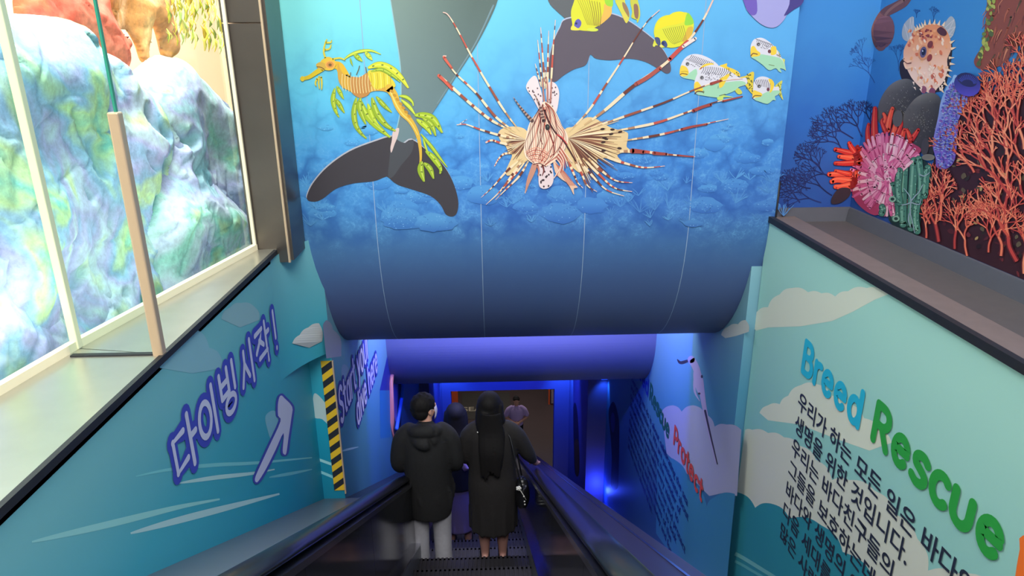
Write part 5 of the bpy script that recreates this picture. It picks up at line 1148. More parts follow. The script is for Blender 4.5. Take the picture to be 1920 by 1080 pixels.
# left wall sign: white Korean words with purple outline, and an arrow
PU, WH = (66, 78, 186), (206, 208, 232)
T = WallText(-1.3, 1, 1)
spots = [('다', 2.455, .235), ('이', 2.70, .24), ('빙', 2.955, .25), ('시', 3.25, .22), ('작', 3.49, .26), ('!', 3.80, .22)]
for grow, c in ((.062, PU), (0, WH)):
    for ch, y, sx in spots: T.glyph(ch, y, -1.665, sx, .235, .030, c, grow)
T.m.build('printed_korean_sign', M['print'], wall_left)['label'] = 'white Korean words with purple outline'
SL = plane_surf(0, -1.3, 1); SL.layer = 8
a = Art(SL, 280, 560, 2.92)
sh_ = [(578, 985), (600, 930), (660, 800), (718, 672), (705, 640), (704, 580), (712, 540), (724, 530), (740, 545), (782, 592), (778, 650), (762, 760), (750, 845), (738, 852), (730, 830), (735, 735), (690, 830), (640, 930), (600, 995), (585, 1005)]
cxs, cys = 690, 760
def grow(pts, d):
    out = []; n = len(pts)
    for i in range(n):
        p, q, r_2 = pts[i-1], pts[i], pts[(i+1) % n]; dx, dy = r_2[0]-p[0], r_2[1]-p[1]; l = math.hypot(dx, dy) or 1; out.append((q[0]+dy/l*d, q[1]-dx/l*d))
    return out
ar = sum((sh_[i-1][0]*sh_[i][1]-sh_[i][0]*sh_[i-1][1]) for i in range(len(sh_)))
a.poly(grow(sh_, 12 if ar > 0 else -12), (66, 78, 176), 3); a.poly(sh_, WH, 3)
a.build('printed_arrow', M['print'], wall_left, 'white hand drawn arrow pointing up to the right')
# swooshes and clouds on the left wall
def scallop(pts, n=7, amp=.16, seed=0):
    """bumpy cloud outline between the given points"""
    r = random.Random(seed); out = []
    for i in range(len(pts)):
        p, q = pts[i], pts[(i+1) % len(pts)]; dx, dy = q[0]-p[0], q[1]-p[1]; L = math.hypot(dx, dy)
        if len(p) > 2 and p[2] == 0: out.append(p[:2]); continue
        for k in range(8): t = k/8; s_ = math.sin(PI*t)*amp*L; out.append((p[0]+dx*t+dy/L*s_, p[1]+dy*t-dx/L*s_))
    return out
SL.layer = -1
a = Art(SL); LN = (150, 214, 212)
for pts, w, c in (([(60, 1016), (200, 984), (330, 952), (412, 936)], 13, LN), ([(245, 1000), (340, 974), (440, 948), (524, 926)], 13, (178, 216, 216)), ([(255, 893), (320, 880), (400, 872), (478, 868), (585, 858)], 7, (124, 204, 208)), ([(335, 906), (400, 896), (470, 888), (515, 880)], 8, (180, 220, 218)), ([(505, 895), (545, 888), (585, 880)], 6, (110, 192, 202))):
    a.stroke(pts, w, c, 6, False, prof='leaf')
a.build('printed_swoosh', M['print'], wall_left, 'pale water lines')
a = Art(SL)
a.poly(scallop([(415, 598, 1), (432, 576, 1), (452, 568, 1), (478, 576, 1), (486, 600, 0), (450, 614, 0)], seed=1), (150, 190, 196), 0)
a.poly(scallop([(300, 660, 1), (330, 618, 1), (362, 615, 1), (392, 652, 1), (415, 672, 0), (420, 690, 0), (360, 700, 0), (300, 690, 0)], seed=2), (140, 190, 202), 0)
a.poly([(500, 800), (498, 780), (510, 770), (520, 776), (530, 810), (512, 830)], (130, 190, 205), 4)
o = a.build('printed_cloud', M['print'], wall_left, 'pale clouds'); me = o.data; bb = bmesh.new(); bb.from_mesh(me)
bmesh.ops.bisect_plane(bb, geom=bb.verts[:]+bb.edges[:]+bb.faces[:], plane_co=(0, 0, ZS-.032), plane_no=(0, 0, 1), clear_outer=True); bb.to_mesh(me); bb.free()
def flap_fn(x, y, off):
    d = ray(x, y); X = -1.3
    for _ in range(25):
        p = d*(X/d.x); v = max(0, min(1, (p.z-FA.z)/(FB.z-FA.z))); yl = FA.y+(FB.y-FA.y)*v; u = max(0, min(1, (p.y-yl)/(CY-yl))); X += 0.5*(-1.3+(CX+1.3)*u*u+0.002+off-X)
    return d*(X/d.x)
a = Art(Surf(flap_fn))
a.poly(scallop([(548, 644, 1), (562, 628, 1), (578, 614, 1), (598, 606, 1), (604, 640, 0), (580, 652, 0)], seed=3, amp=.12), (196, 200, 198), 0)
a.build('printed_cloud', M['print'], wall_left, 'cream cloud near the corner')
def ret_fn(x, y, off): return hit(x, y, 1, CY-off)
SRt = Surf(ret_fn); a = Art(SRt)
a.poly([(588, 740), (600, 744), (618, 770), (622, 800), (604, 786), (588, 780)], (176, 200, 200), 4); a.stroke([(587, 858), (604, 864), (626, 872)], 5, (150, 210, 215), 3, False); a.stroke([(588, 880), (606, 887), (628, 896)], 5, (130, 200, 210), 3, False)
a.build('printed_cloud', M['print'], wall_left, 'pale cloud and water lines on the return face')
# tunnel words on the left
T = WallText(CX, 1, 1)
for grow_, c in ((.060, (52, 60, 150)), (0, (196, 194, 236))):
    T.text('Start your', 4.56, -2.60, .205, .27, .040, c, grow_); T.text('dive here', 5.10, -2.93, .195, .25, .038, c, grow_)
T.m.build('printed_english_sign', M['print'], wall_left2)['label'] = 'lilac words Start your dive here with purple outline'
SLT = plane_surf(0, CX, 1); a = Art(SLT)
a.poly(scallop([(606, 618, 1), (612, 600, 1), (624, 618, 1), (640, 650, 0), (640, 668, 0), (612, 672, 0)], seed=4), (160, 164, 190), 0); a.poly([(640, 700), (643, 684), (652, 688), (658, 712), (646, 730)], (130, 160, 190), 4); a.stroke([(640, 846), (655, 842), (672, 838)], 4, (150, 190, 220), 3, False, prof='leaf')
a.poly([(712, 732), (734, 732), (732, 820), (713, 822)], (44, 120, 176), 0); a.poly([(726, 668), (744, 664), (734, 732), (712, 732)], (44, 56, 150), 0)
a.build('printed_panel', M['print'], wall_left2, 'teal and blue panels beside the porthole frame')
a = Art(SLT)
hexo = [(733, 720), (744, 690), (750, 662), (753, 740), (752, 800), (745, 830), (739, 832), (734, 790)]
a.poly(hexo, (24, 34, 70), 0); a.poly([(738, 722), (745, 705), (746, 740), (743, 790), (738, 770)], (120, 100, 190), 3)
a.build('printed_porthole', M['print'], wall_left2, 'dark porthole picture')
pf = empty('porthole_frame', slope_hit(740, 760, .3)); pf.location = (CX, 7.5, -4.0); tag(pf, 'six sided lit frame on the left tunnel wall with an orange near edge', 'frame')
M['orange'] = mat('orange_board', (226, 96, 50), .5); M['frame_orange'] = mat('frame_salmon', (226, 140, 130), .5); M['frame_blue'] = mat('frame_blue', (60, 120, 240), .4)
for pts, w, m in (([(739, 665), (733, 718), (735, 790), (741, 850)], .05, 'frame_orange'), ([(748, 645), (753, 720), (753, 745), (743, 805)], .05, 'frame_blue')):
    b = MB(); b.tube([hit(x, y, 0, CX+.015) for x, y in pts], w*.5, 8); child(b.build('frame_side', M[m], smooth=True), pf)

# clouds and sea line on the right walls
SR = plane_surf(0, XR, -1); SR.layer = -2; CRM, CRM2 = (214, 222, 208), (206, 212, 202)
def csplit(name, pts, col, S, wall, lab, seed, amp=.14):
    a = Art(S); a.poly(scallop(pts, seed=seed, amp=amp), col, 0); return a.build(name, M['print'], wall, lab)
def seam_x(y): return 1431-(y-500)*0.128
csplit('printed_cloud', [(1402, 606, 1), (1420, 584, 1), (1440, 576, 1), (1462, 552, 1), (1485, 540, 1), (1515, 548, 1), (1540, 550, 1), (1566, 556, 1), (1590, 546, 1), (1625, 540, 1), (1655, 545, 1), (1672, 549, 0), (1640, 562, 0), (1600, 584, 0), (1560, 602, 0), (1500, 612, 0), (1440, 614, 0), (1418, 620, 0)], CRM, SR, wall_right, 'long cream cloud above the heading', 1)
csplit('printed_cloud', [(1424, 774, 1), (1440, 760, 1), (1462, 758, 1), (1478, 742, 1), (1502, 722, 1), (1530, 720, 1), (1560, 742, 1), (1590, 756, 1), (1620, 784, 1), (1650, 806, 1), (1672, 830, 0), (1630, 845, 0), (1560, 820, 0), (1500, 796, 0), (1440, 788, 0)], CRM, SR, wall_right, 'cream cloud behind the heading', 2)
csplit('printed_cloud_bank', [(1397, 806, 1), (1410, 806, 1), (1440, 812, 1), (1470, 820, 1), (1500, 836, 1), (1530, 862, 1), (1560, 900, 1), (1592, 900, 1), (1640, 920, 1), (1680, 965, 1), (1720, 1010, 1), (1740, 1070, 1), (1790, 1075, 1), (1880, 1110, 1), (1900, 1300, 0), (1340, 1300, 0), (1362, 1075, 0)], CRM2, SR, wall_right, 'cream cloud bank low on the wall', 3)
csplit('printed_sea_bank', [(1380, 922, 1), (1416, 952, 1), (1445, 944, 1), (1480, 972, 1), (1540, 985, 1), (1580, 1035, 1), (1640, 1090, 1), (1700, 1180, 1), (1720, 1300, 0), (1340, 1300, 0), (1360, 1075, 0)], (44, 138, 158), SR, wall_right, 'teal scalloped sea at the foot of the wall', 4)
a = Art(SR); a.stroke([(1378, 1038), (1400, 1050), (1480, 1100)], 7, (110, 180, 184), 3, False); a.stroke([(1378, 1052), (1400, 1064), (1460, 1100)], 5, (90, 170, 178), 3, False); a.build('printed_swoosh', M['print'], wall_right, 'pale water lines at the lower left of the wall')
SR.layer = 3; a = Art(SR); a.poly([(1918, 1004), (1912, 1030), (1904, 1078), (1904, 1110), (1990, 1110), (1990, 1010)], (240, 116, 44), 3); a.build('printed_orange_panel', M['print'], wall_right, 'orange shape at the lower right corner')
SR2 = plane_surf(0, XR2, -1); SR2.layer = -2
csplit('printed_cloud', [(1352, 628, 1), (1366, 612, 1), (1384, 608, 1), (1398, 600, 1), (1404, 622, 0), (1380, 630, 0), (1360, 634, 0)], (196, 206, 202), SR2, wall_right2, 'cream cloud tail', 5)
csplit('printed_cloud_bank', [(1240, 772, 1), (1262, 760, 1), (1278, 772, 1), (1300, 760, 1), (1322, 776, 1), (1340, 800, 1), (1362, 796, 1), (1390, 806, 0), (1382, 930, 0), (1352, 925, 0), (1330, 930, 0), (1300, 900, 0), (1250, 850, 0)], (160, 164, 190), SR2, wall_right2, 'pale cloud bank in blue light', 6)
csplit('printed_sea_bank', [(1232, 850, 0), (1262, 860, 1), (1290, 900, 1), (1325, 950, 1), (1340, 932, 1), (1378, 926, 0), (1362, 1100, 0), (1300, 1100, 0), (1230, 1000, 0)], (58, 130, 168), SR2, wall_right2, 'teal scalloped sea in blue light', 7)
a = Art(SR2)
a.stroke([(1270, 674), (1276, 680), (1288, 677), (1298, 672)], 6, (56, 50, 66), 5, prof='leaf'); a.stroke([(1296, 674), (1305, 690), (1314, 722), (1320, 760), (1330, 810), (1342, 868)], 14, (170, 160, 196), 6, w2=2); a.ell(1310, 715, 9, 26, (170, 160, 196), -.2); a.stroke([(1301, 710), (1303, 735), (1312, 752)], 4, (170, 160, 196), 4, prof='leaf'); a.stroke([(1322, 770), (1332, 815), (1345, 870)], 4, (60, 56, 76), 4, w2=2); a.ell(1316, 706, 2, 3, (60, 50, 70)); a.ell(1311, 738, 2.5, 2, (60, 50, 70))
a.build('printed_heron', M['print'], wall_right2, 'slender pale bird print')
# dark shapes printed further down the right wall
a = Art(SR2); a.poly([(1141, 775), (1145, 758), (1151, 754), (1157, 770), (1161, 800), (1160, 880), (1158, 915), (1146, 912), (1147, 860), (1145, 820)], (26, 42, 56), 4); a.ell(1149, 792, 4, 19, (60, 66, 130)); a.build('printed_key_shape', M['print'], wall_right2, 'dark keyhole shaped print')
SR3 = plane_surf(0, 1.48, -1); a = Art(SR3); a.poly([(1075, 765), (1080, 758), (1084, 790), (1086, 850), (1086, 886), (1078, 888), (1076, 840)], (40, 40, 60), 4); a.poly([(1077, 830), (1085, 830), (1086, 886), (1079, 888)], (110, 74, 30), 4); a.build('printed_long_shape', M['print'], bpy.data.objects['wall_right_end'], 'dark print with an orange foot')
# ================================================================== people
def grow_mesh(name, build, voxel, m, parent, smooth=6):
    """union of rounded parts remeshed into one continuous skin"""
    b = MB(); build(b); me = b.mesh(name); o = bpy.data.objects.new(name, me); COL.objects.link(o)
    r = o.modifiers.new('r', 'REMESH'); r.mode = 'VOXEL'; r.voxel_size = voxel
    s = o.modifiers.new('s', 'SMOOTH'); s.factor = 0.5; s.iterations = smooth
    dg = bpy.context.evaluated_depsgraph_get(); nm = bpy.data.meshes.new_from_object(o.evaluated_get(dg)); bpy.data.objects.remove(o); bpy.data.meshes.remove(me)
    nm.name = name; nm.materials.clear(); nm.polygons.foreach_set('use_smooth', [True]*len(nm.polygons)); ob = link(name, nm, m)
    ob.parent = parent; return ob
def limb(b, pts, rad, flat=None, n=14, hem=False):
    """tapered limb with round ends through the joints; radii per joint, or (rx, ry)"""
    P = [Vector(p) for p in pts]; R_ = [r if isinstance(r, tuple) else (r, r) for r in rad]
    # subdivide
    Q = spline([tuple(p)+r for p, r in zip(P, R_)], 5)
    vs = []; fs = []
    for i, q in enumerate(Q):
        p = Vector(q[:3]); a_ = Vector(Q[max(i-1, 0)][:3]); c_ = Vector(Q[min(i+1, len(Q)-1)][:3]); t = (c_-a_).normalized()
        ax = Vector((1, 0, 0)) if abs(t.x) < .8 else Vector((0, 1, 0)); v_ = t.cross(ax).normalized(); u_ = v_.cross(t).normalized()
        for k in range(n): an = 2*PI*k/n; vs.append(p+u_*math.cos(an)*q[3]+v_*math.sin(an)*q[4])
    m = len(Q)
    for i in range(m-1):
        for k in range(n): k2 = (k+1) % n; fs.append((i*n+k, (i+1)*n+k, (i+1)*n+k2, i*n+k2))
    fs.append(tuple(range(n))); fs.append(tuple((m-1)*n+k for k in reversed(range(n))))
    b.add(vs, fs)
    for q in ((Q[-1],) if hem else (Q[0], Q[-1])): b.ball(q[:3], min(q[3], q[4]), nu=10, nv=7)
def hand(b, wrist, fwd, up, s=1.0, curl=0.6, thumb=1):
    """palm, four curled fingers of different lengths and a thumb from the side"""
    f = Vector(fwd).normalized(); u = Vector(up); u = (u-f*u.dot(f)).normalized(); r = f.cross(u).normalized(); w_ = Vector(wrist)
    limb(b, [w_, w_+f*.045*s, w_+f*.085*s], [(.026*s, .020*s), (.040*s, .017*s), (.040*s, .014*s)])
    for k, L in enumerate((.072, .082, .076, .060)):
        base = w_+f*.085*s+r*(k-1.5)*.020*s; d = f; pts = [base-f*.02*s]; p = base
        for j, fr in enumerate((.45, .32, .23)):
            an = curl*(0.35+.55*j); d2 = f*math.cos(an)-u*math.sin(an); p = p+d2*L*fr*s; pts.append(p)
        limb(b, pts, [.0092*s, .009*s, .0085*s, .007*s], n=9)
    tb = w_+f*.03*s-r*.030*s*thumb
    limb(b, [tb, tb-r*.028*s*thumb+f*.025*s-u*.006*s, tb-r*.032*s*thumb+f*.052*s-u*.018*s], [.013*s, .0105*s, .008*s], n=9)
def head(b, c, yaw, tilt=0.0, s=1.0):
    """skull, jaw, nose, lips, ears; faces +Y turned by yaw (clockwise positive)"""
    R3 = Matrix.Rotation(-yaw, 3, 'Z') @ Matrix.Rotation(tilt, 3, 'X'); c = Vector(c)
    T_ = lambda x, y, z: c+R3 @ Vector((x*s, y*s, z*s))
    b.ball(T_(0, -.012, .028), .076*s, .094*s, .088*s, rot=R3, nu=20, nv=14)
    b.ball(T_(0, .022, -.045), .058*s, .068*s, .066*s, rot=R3, nu=16, nv=12); b.ball(T_(0, .058, -.088), .030*s, .028*s, .022*s, rot=R3)
    limb(b, [T_(0, .084, .012), T_(0, .100, -.016), T_(0, .104, -.030)], [.009*s, .012*s, .014*s], n=9); b.ball(T_(.012, .094, -.034), .009*s); b.ball(T_(-.012, .094, -.034), .009*s)
    limb(b, [T_(-.022, .082, -.062), T_(0, .090, -.060), T_(.022, .082, -.062)], [.005*s, .008*s, .005*s], n=8); limb(b, [T_(-.018, .082, -.070), T_(0, .089, -.071), T_(.018, .082, -.070)], [.005*s, .008*s, .005*s], n=8)
    for e in (-1, 1):
        b.ball(T_(.036*e, .070, .022), .024*s, .016*s, .010*s, rot=R3); b.ball(T_(.040*e, .060, -.028), .026*s, .022*s, .024*s, rot=R3)
        b.ball(T_(.078*e, -.008, -.008), .010*s, .020*s, .032*s, rot=R3); b.ball(T_(.078*e, -.002, -.034), .009*s, .012*s, .012*s, rot=R3)
    return T_, R3
SKIN = mat('skin', (214, 160, 138), .55, noise_amt=.04); SKIN2 = mat('skin_legs', (178, 132, 122), .5, noise_amt=.05)
HAIR = mat('black_hair', (19, 17, 18), .72, 0, .25, noise_amt=.35, noise_scale=60); BLKC = mat('black_cloth', (22, 22, 24), .85, noise_amt=.2, noise_scale=40, bump=.2)
BLK2 = mat('black_brown_cloth', (26, 23, 24), .85, noise_amt=.2, noise_scale=40, bump=.2); NAVY = mat('navy_cloth', (20, 24, 44), .8, noise_amt=.15)
JEAN = mat('grey_denim', (160, 160, 168), .8, noise_amt=.12, noise_scale=30, bump=.2); SHOE = mat('black_shoe', (22, 22, 26), .5); LIL = mat('lilac_cloth', (176, 150, 214), .7); WHT = mat('white_bit', (226, 226, 222), .5)

# ---- man in the black jacket
man = empty('person', (-0.57, 5.10, TREAD_Z0)); tag(man, 'man in a black jacket and grey jeans seen from behind wearing a white mask', 'person')
YW = 0.80
def man_body(b):
    T_, R3 = head(b, (0.0, .02, 1.585), YW)
    limb(b, [(0, -.02, 1.38), (0, .0, 1.46), (0, .012, 1.52)], [.070, .058, .056])
    limb(b, [(0, -.01, .90), (0, 0, 1.10), (0, -.01, 1.36)], [(.15, .10), (.15, .10), (.17, .09)])
    for e in (-1, 1):
        limb(b, [(.09*e, 0, .90), (.095*e, .01, .50), (.095*e, -.01, .10)], [.085, .058, .045])
        limb(b, [(.19*e, -.01, 1.36), (.25*e, -.0, 1.10), (.20*e, .17, .97)], [.055, .045, .036])
    hand(b, (.20, .18, .97), (-.45, 1, .15), (0, -.2, 1), .95, .9, 1); hand(b, (-.20, .18, .97), (.45, 1, .15), (0, -.2, 1), .95, .9, -1)
grow_mesh('body', man_body, .0065, SKIN, man)
def man_jacket(b):
    limb(b, [(0, .0, .56), (0, .0, .70), (0, -.01, .95), (0, -.015, 1.18), (0, -.02, 1.34), (0, -.015, 1.415)], [(.185, .140), (.205, .155), (.195, .155), (.205, .150), (.195, .118), (.11, .085)], n=26, hem=True)
    for e in (-1, 1): limb(b, [(.135*e, -.015, 1.385), (.200*e, -.015, 1.30), (.240*e, -.01, 1.10), (.228*e, .09, .99), (.20*e, .185, .975)], [(.075, .08), (.080, .085), (.072, .075), (.062, .062), (.048, .048)], n=18)
    limb(b, [(-.12, -.03, 1.40), (-.06, -.10, 1.43), (.06, -.10, 1.43), (.12, -.03, 1.40)], [.045, .055, .055, .045]); limb(b, [(-.10, -.06, 1.36), (0, -.14, 1.33), (.10, -.06, 1.36)], [.05, .055, .05])
    for i in range(9):
        a_ = i*.7; limb(b, [(.20*math.cos(a_), .135*math.sin(a_), .95-.03*(i % 3)), (.225*math.cos(a_+.2), .155*math.sin(a_+.2), .80), (.205*math.cos(a_+.3), .14*math.sin(a_+.3), .64)], [.006, .012, .008], n=8)
grow_mesh('jacket', man_jacket, .012, BLKC, man, 5)
def man_jeans(b):
    for e in (-1, 1):
        limb(b, [(.085*e, 0, .90), (.095*e, .015, .62), (.098*e, .02, .40), (.100*e, .0, .18), (.102*e, .0, .045)], [(.100, .11), (.094, .10), (.082, .088), (.078, .082), (.080, .088)], n=20)
        for k in range(5): limb(b, [(.10*e-.05, -.05+.03*k, .10+.035*k), (.10*e+.05, -.05+.03*(k % 2), .085+.035*k)], [.006, .006], n=7)
    limb(b, [(-.05, 0, .86), (.05, 0, .86)], [.11, .11])
grow_mesh('trousers', man_jeans, .010, JEAN, man, 4)
for e in (-1, 1):
    grow_mesh('shoe', lambda b: (limb(b, [(.102*e, -.07, .045), (.105*e, .04, .045), (.112*e, .16, .035)], [(.040, .042), (.046, .044), (.042, .030)]), b.box(.102*e-.042, .102*e+.05, -.10, .18, .0, .022)), .008, SHOE, man, 3)
def man_hair(b):
    R3 = Matrix.Rotation(-YW, 3, 'Z'); c = Vector((0, .02, 1.585)); T_ = lambda x, y, z: c+R3 @ Vector((x, y, z))
    b.ball(T_(0, -.020, .045), .094, .108, .088, rot=R3, nu=22, nv=14); b.ball(T_(0, -.055, -.015), .084, .066, .078, rot=R3, nu=18, nv=12)
    rn = random.Random(6)
    for i in range(70):
        a_ = rn.uniform(0, 2*PI); t = rn.uniform(.1, .95); x, y, z = .09*math.cos(a_)*math.sin(t*2), -.02+.10*math.sin(a_)*math.sin(t*2), .045+.088*math.cos(t*2)
        if y > .05 and z < .06: continue
        limb(b, [T_(x, y, z), T_(x*1.06, y*1.05-.006, z-.03)], [.009, .004], n=6)
grow_mesh('hair', man_hair, .007, HAIR, man, 2)
b = MB(); R3 = Matrix.Rotation(-YW, 3, 'Z'); c0 = Vector((0, .02, 1.585)); TT = lambda x, y, z: c0+R3 @ Vector((x, y, z))
rows = []
for j in range(6):
    z = -.105+j*.022; rows.append([TT(.074*math.sin(a_)*(1-.15*abs(j-3)/3), .022+.092*math.cos(a_)*(1-.06*abs(j-2.5)), z) for a_ in np.linspace(-1.25, 1.25, 13)])
vs = [p for r_2 in rows for p in r_2]; b.add(vs, [(j*13+i, j*13+i+1, (j+1)*13+i+1, (j+1)*13+i) for j in range(5) for i in range(12)])
mk = b.build('face_mask', mat('white_mask', (206, 200, 232), .6), smooth=True); mk.parent = man; sd = mk.modifiers.new('t', 'SOLIDIFY'); sd.thickness = .003; mk['label'] = 'pale lilac white face mask'
for e in (-1, 1):
    b = MB(); b.tube([TT(.070*e, .045, -.02), TT(.083*e, .012, .005), TT(.086*e, -.014, .014)], .0016, 6)
    o = b.build('mask_loop', WHT); o.parent = mk

# ---- woman with long hair
wom = empty('person', (-0.02, 5.16, TREAD_Z0)); tag(wom, 'woman with long black hair in a black knee length dress holding the right handrail', 'person')
def wom_body(b):
    head(b, (-.01, .015, 1.565), 0.35)
    limb(b, [(0, -.01, 1.36), (0, .0, 1.43), (-.005, .008, 1.50)], [.062, .050, .048])
    limb(b, [(0, 0, .86), (0, 0, 1.06), (0, -.01, 1.34)], [(.15, .11), (.13, .095), (.15, .085)])
    for e in (-1, 1):
        limb(b, [(.085*e, 0, .86), (.082*e, .01, .47), (.080*e, -.018, .30), (.080*e, -.005, .12), (.080*e, -.01, .07)], [.095, .062, .058, .040, .036]); b.ball((.08*e, -.035, .05), .033, .035, .034)
        limb(b, [(.080*e, -.03, .045), (.083*e, .06, .04), (.088*e, .13, .025)], [(.032, .03), (.036, .026), (.034, .016)])
    limb(b, [(.175, -.01, 1.335), (.30, .05, 1.08), (.395, .29, .815)], [.05, .042, .030]); hand(b, (.397, .27, .825), (.12, 1, -.56), (0, .5, 1), 1.0, .55, 1)
    limb(b, [(-.175, -.01, 1.335), (-.220, .02, 1.08), (-.16, .18, .98)], [.05, .042, .032]); hand(b, (-.16, .18, .98), (.5, 1, 0), (0, 0, 1), .92, .8, -1)
grow_mesh('body', wom_body, .0065, SKIN2, wom)
def wom_dress(b):
    limb(b, [(0, .0, .36), (0, .0, .50), (0, 0, .80), (0, 0, .98), (0, -.01, 1.20), (0, -.015, 1.33), (0, -.01, 1.40)], [(.205, .165), (.205, .165), (.215, .165), (.205, .145), (.215, .135), (.20, .11), (.09, .075)], n=26, hem=True)
    limb(b, [(.13, -.015, 1.365), (.215, -.01, 1.28), (.300, .045, 1.09), (.335, .13, .985), (.362, .195, .91)], [(.066, .07), (.073, .076), (.066, .068), (.054, .054), (.044, .044)], n=18)
    limb(b, [(-.13, -.015, 1.365), (-.200, -.01, 1.28), (-.236, .02, 1.09), (-.205, .11, 1.0), (-.165, .165, .985)], [(.066, .07), (.073, .076), (.064, .066), (.054, .054), (.044, .044)], n=18)
    for i in range(12): a_ = i*PI/6; limb(b, [(.19*math.cos(a_), .15*math.sin(a_), .85), (.205*math.cos(a_), .165*math.sin(a_), .58), (.205*math.cos(a_), .165*math.sin(a_), .36)], [.005, .012, .014], n=8)
grow_mesh('dress', wom_dress, .012, BLK2, wom, 5)
def wom_hair(b):
    R3 = Matrix.Rotation(-.35, 3, 'Z'); c = Vector((-.01, .015, 1.565)); T_ = lambda x, y, z: c+R3 @ Vector((x, y, z))
    b.ball(T_(0, -.02, .035), .096, .108, .094, rot=R3, nu=22, nv=14)
    limb(b, [T_(0, -.045, .03), T_(0, -.075, -.10), (0, -.095, 1.35), (-.005, -.135, 1.20), (.0, -.135, 1.05), (.0, -.125, .97)], [(.094, .075), (.10, .062), (.112, .05), (.105, .035), (.085, .028), (.05, .016)], n=20)
    rn = random.Random(16)
    for i in range(46):
        x = rn.uniform(-.1, .1); y0 = -.10-.035*(1-(x/.11)**2); limb(b, [(x*.8, y0+.0, 1.55), (x, y0-.005, 1.38), (x*1.02, y0-.05, 1.20), (x*.85+rn.uniform(-.02, .02), y0-.045, 1.0+rn.uniform(-.06, .1))], [.007, .010, .009, .004], n=6)
    for e in (-1, 1): limb(b, [T_(.085*e, .01, .02), T_(.094*e, .0, -.08), (.10*e, .0, 1.36), (.11*e, -.06, 1.22)], [(.03, .05), (.03, .05), (.03, .04), (.016, .016)])
grow_mesh('hair', wom_hair, .008, HAIR, wom, 2)
for e in (-1, 1):
    grow_mesh('shoe', lambda b: (limb(b, [(.083*e, .0, .022), (.085*e, .07, .03), (.090*e, .16, .022)], [(.040, .018), (.044, .03), (.038, .018)]), b.box(.04+.0 if e > 0 else -.125, .125 if e > 0 else -.04, -.06, .18, .0, .014)), .008, SHOE, wom, 3)
b = MB()
for k in range(7): b.ball((-.115+.012*k+.004*(k % 2), -.098+.004*k, 1.372-.004*(k % 3)), .007, col=None, nu=8, nv=6)
o = b.build('shoulder_ornament', WHT, wom); o['label'] = 'small silvery ornament on the left shoulder'

# black shoulder bag at her right hip
bag = empty('shoulder_bag', (.235, 5.11, TREAD_Z0+.62)); tag(bag, 'black shoulder bag with a white flower charm at the right hip of the woman', 'bag')
o = grow_mesh('bag_body', lambda b: limb(b, [(0, 0, .03), (0, 0, .12), (.0, 0, .22)], [(.06, .12), (.066, .125), (.05, .11)], n=22), .01, mat('black_leather', (20, 20, 24), .35), bag, 4)
b = MB(); b.tube([(.0, -.11, .22), (-.045, -.10, .42), (-.10, -.06, .70), (-.135, .0, .74), (-.10, .07, .70), (-.03, .10, .42), (.0, .11, .22)], .007, 8); o = b.build('strap', SHOE, bag, smooth=True)
b = MB()
for k in range(5): b.ball((-.035+.014*math.cos(k*1.257), -.135, .255+.014*math.sin(k*1.257)), .011, .006, .011, nu=8, nv=6)
b.ball((-.035, -.140, .255), .007, nu=8, nv=6); b.tube([(-.03, -.13, .25), (.0, -.125, .19), (.03, -.128, .13)], .003, 6)
for z in (.17, .12, .09): b.ball((.01+.1*(.17-z), -.132, z), .007, nu=8, nv=6)
o = b.build('flower_charm', WHT, bag, smooth=True); o['label'] = 'white flower charm on a cord'

# ---- person in front of the man
k2 = 2; z2 = TREAD_Z0-k2*Rz
chd = empty('person', (-0.37, TREAD_Y0+k2*D+.2, z2)); tag(chd, 'dark haired person in navy with a lilac bag strap two steps below the man', 'person')
def c_body(b):
    head(b, (0, .015, 1.515), -.2); limb(b, [(0, -.01, 1.31), (0, 0, 1.38), (0, .008, 1.45)], [.06, .048, .046]); limb(b, [(0, 0, .85), (0, 0, 1.05), (0, -.01, 1.29)], [(.14, .10), (.12, .09), (.15, .08)])
    for e in (-1, 1):
        limb(b, [(.085*e, 0, .85), (.085*e, .01, .46), (.085*e, -.01, .09)], [.085, .055, .038]); limb(b, [(.165*e, -.01, 1.29), (.225*e, .02, 1.05), (.17*e, .17, .97)], [.048, .04, .032]); hand(b, (.17*e, .17, .97), (-.4*e, 1, 0), (0, 0, 1), .9, .8, e)
grow_mesh('body', c_body, .0075, SKIN2, chd)
def c_top(b):
    limb(b, [(0, 0, .72), (0, 0, .95), (0, -.01, 1.16), (0, -.015, 1.28), (0, -.01, 1.345)], [(.185, .14), (.19, .135), (.205, .13), (.19, .105), (.085, .07)], n=24, hem=True)
    for e in (-1, 1): limb(b, [(.125*e, -.015, 1.315), (.20*e, -.01, 1.24), (.25*e, .02, 1.05), (.22*e, .10, .98), (.175*e, .16, .975)], [(.064, .066), (.07, .072), (.062, .062), (.052, .052), (.042, .042)], n=16)
grow_mesh('jacket', c_top, .012, NAVY, chd, 5)
def c_skirt(b):
    limb(b, [(0, 0, .22), (0, 0, .50), (0, 0, .86)], [(.155, .13), (.165, .14), (.16, .125)], n=24, hem=True)
    for i in range(10): a_ = i*PI/5; limb(b, [(.15*math.cos(a_), .125*math.sin(a_), .6), (.158*math.cos(a_), .132*math.sin(a_), .24)], [.004, .012], n=7)
grow_mesh('skirt', c_skirt, .012, mat('mauve_cloth', (112, 100, 158), .8), chd, 4)
for e in (-1, 1): grow_mesh('shoe', lambda b: (limb(b, [(.085*e, -.05, .04), (.088*e, .05, .04), (.092*e, .14, .028)], [(.036, .036), (.04, .036), (.036, .024)]), b.box(.085*e-.04, .085*e+.045, -.08, .16, 0, .016)), .008, SHOE, chd, 3)
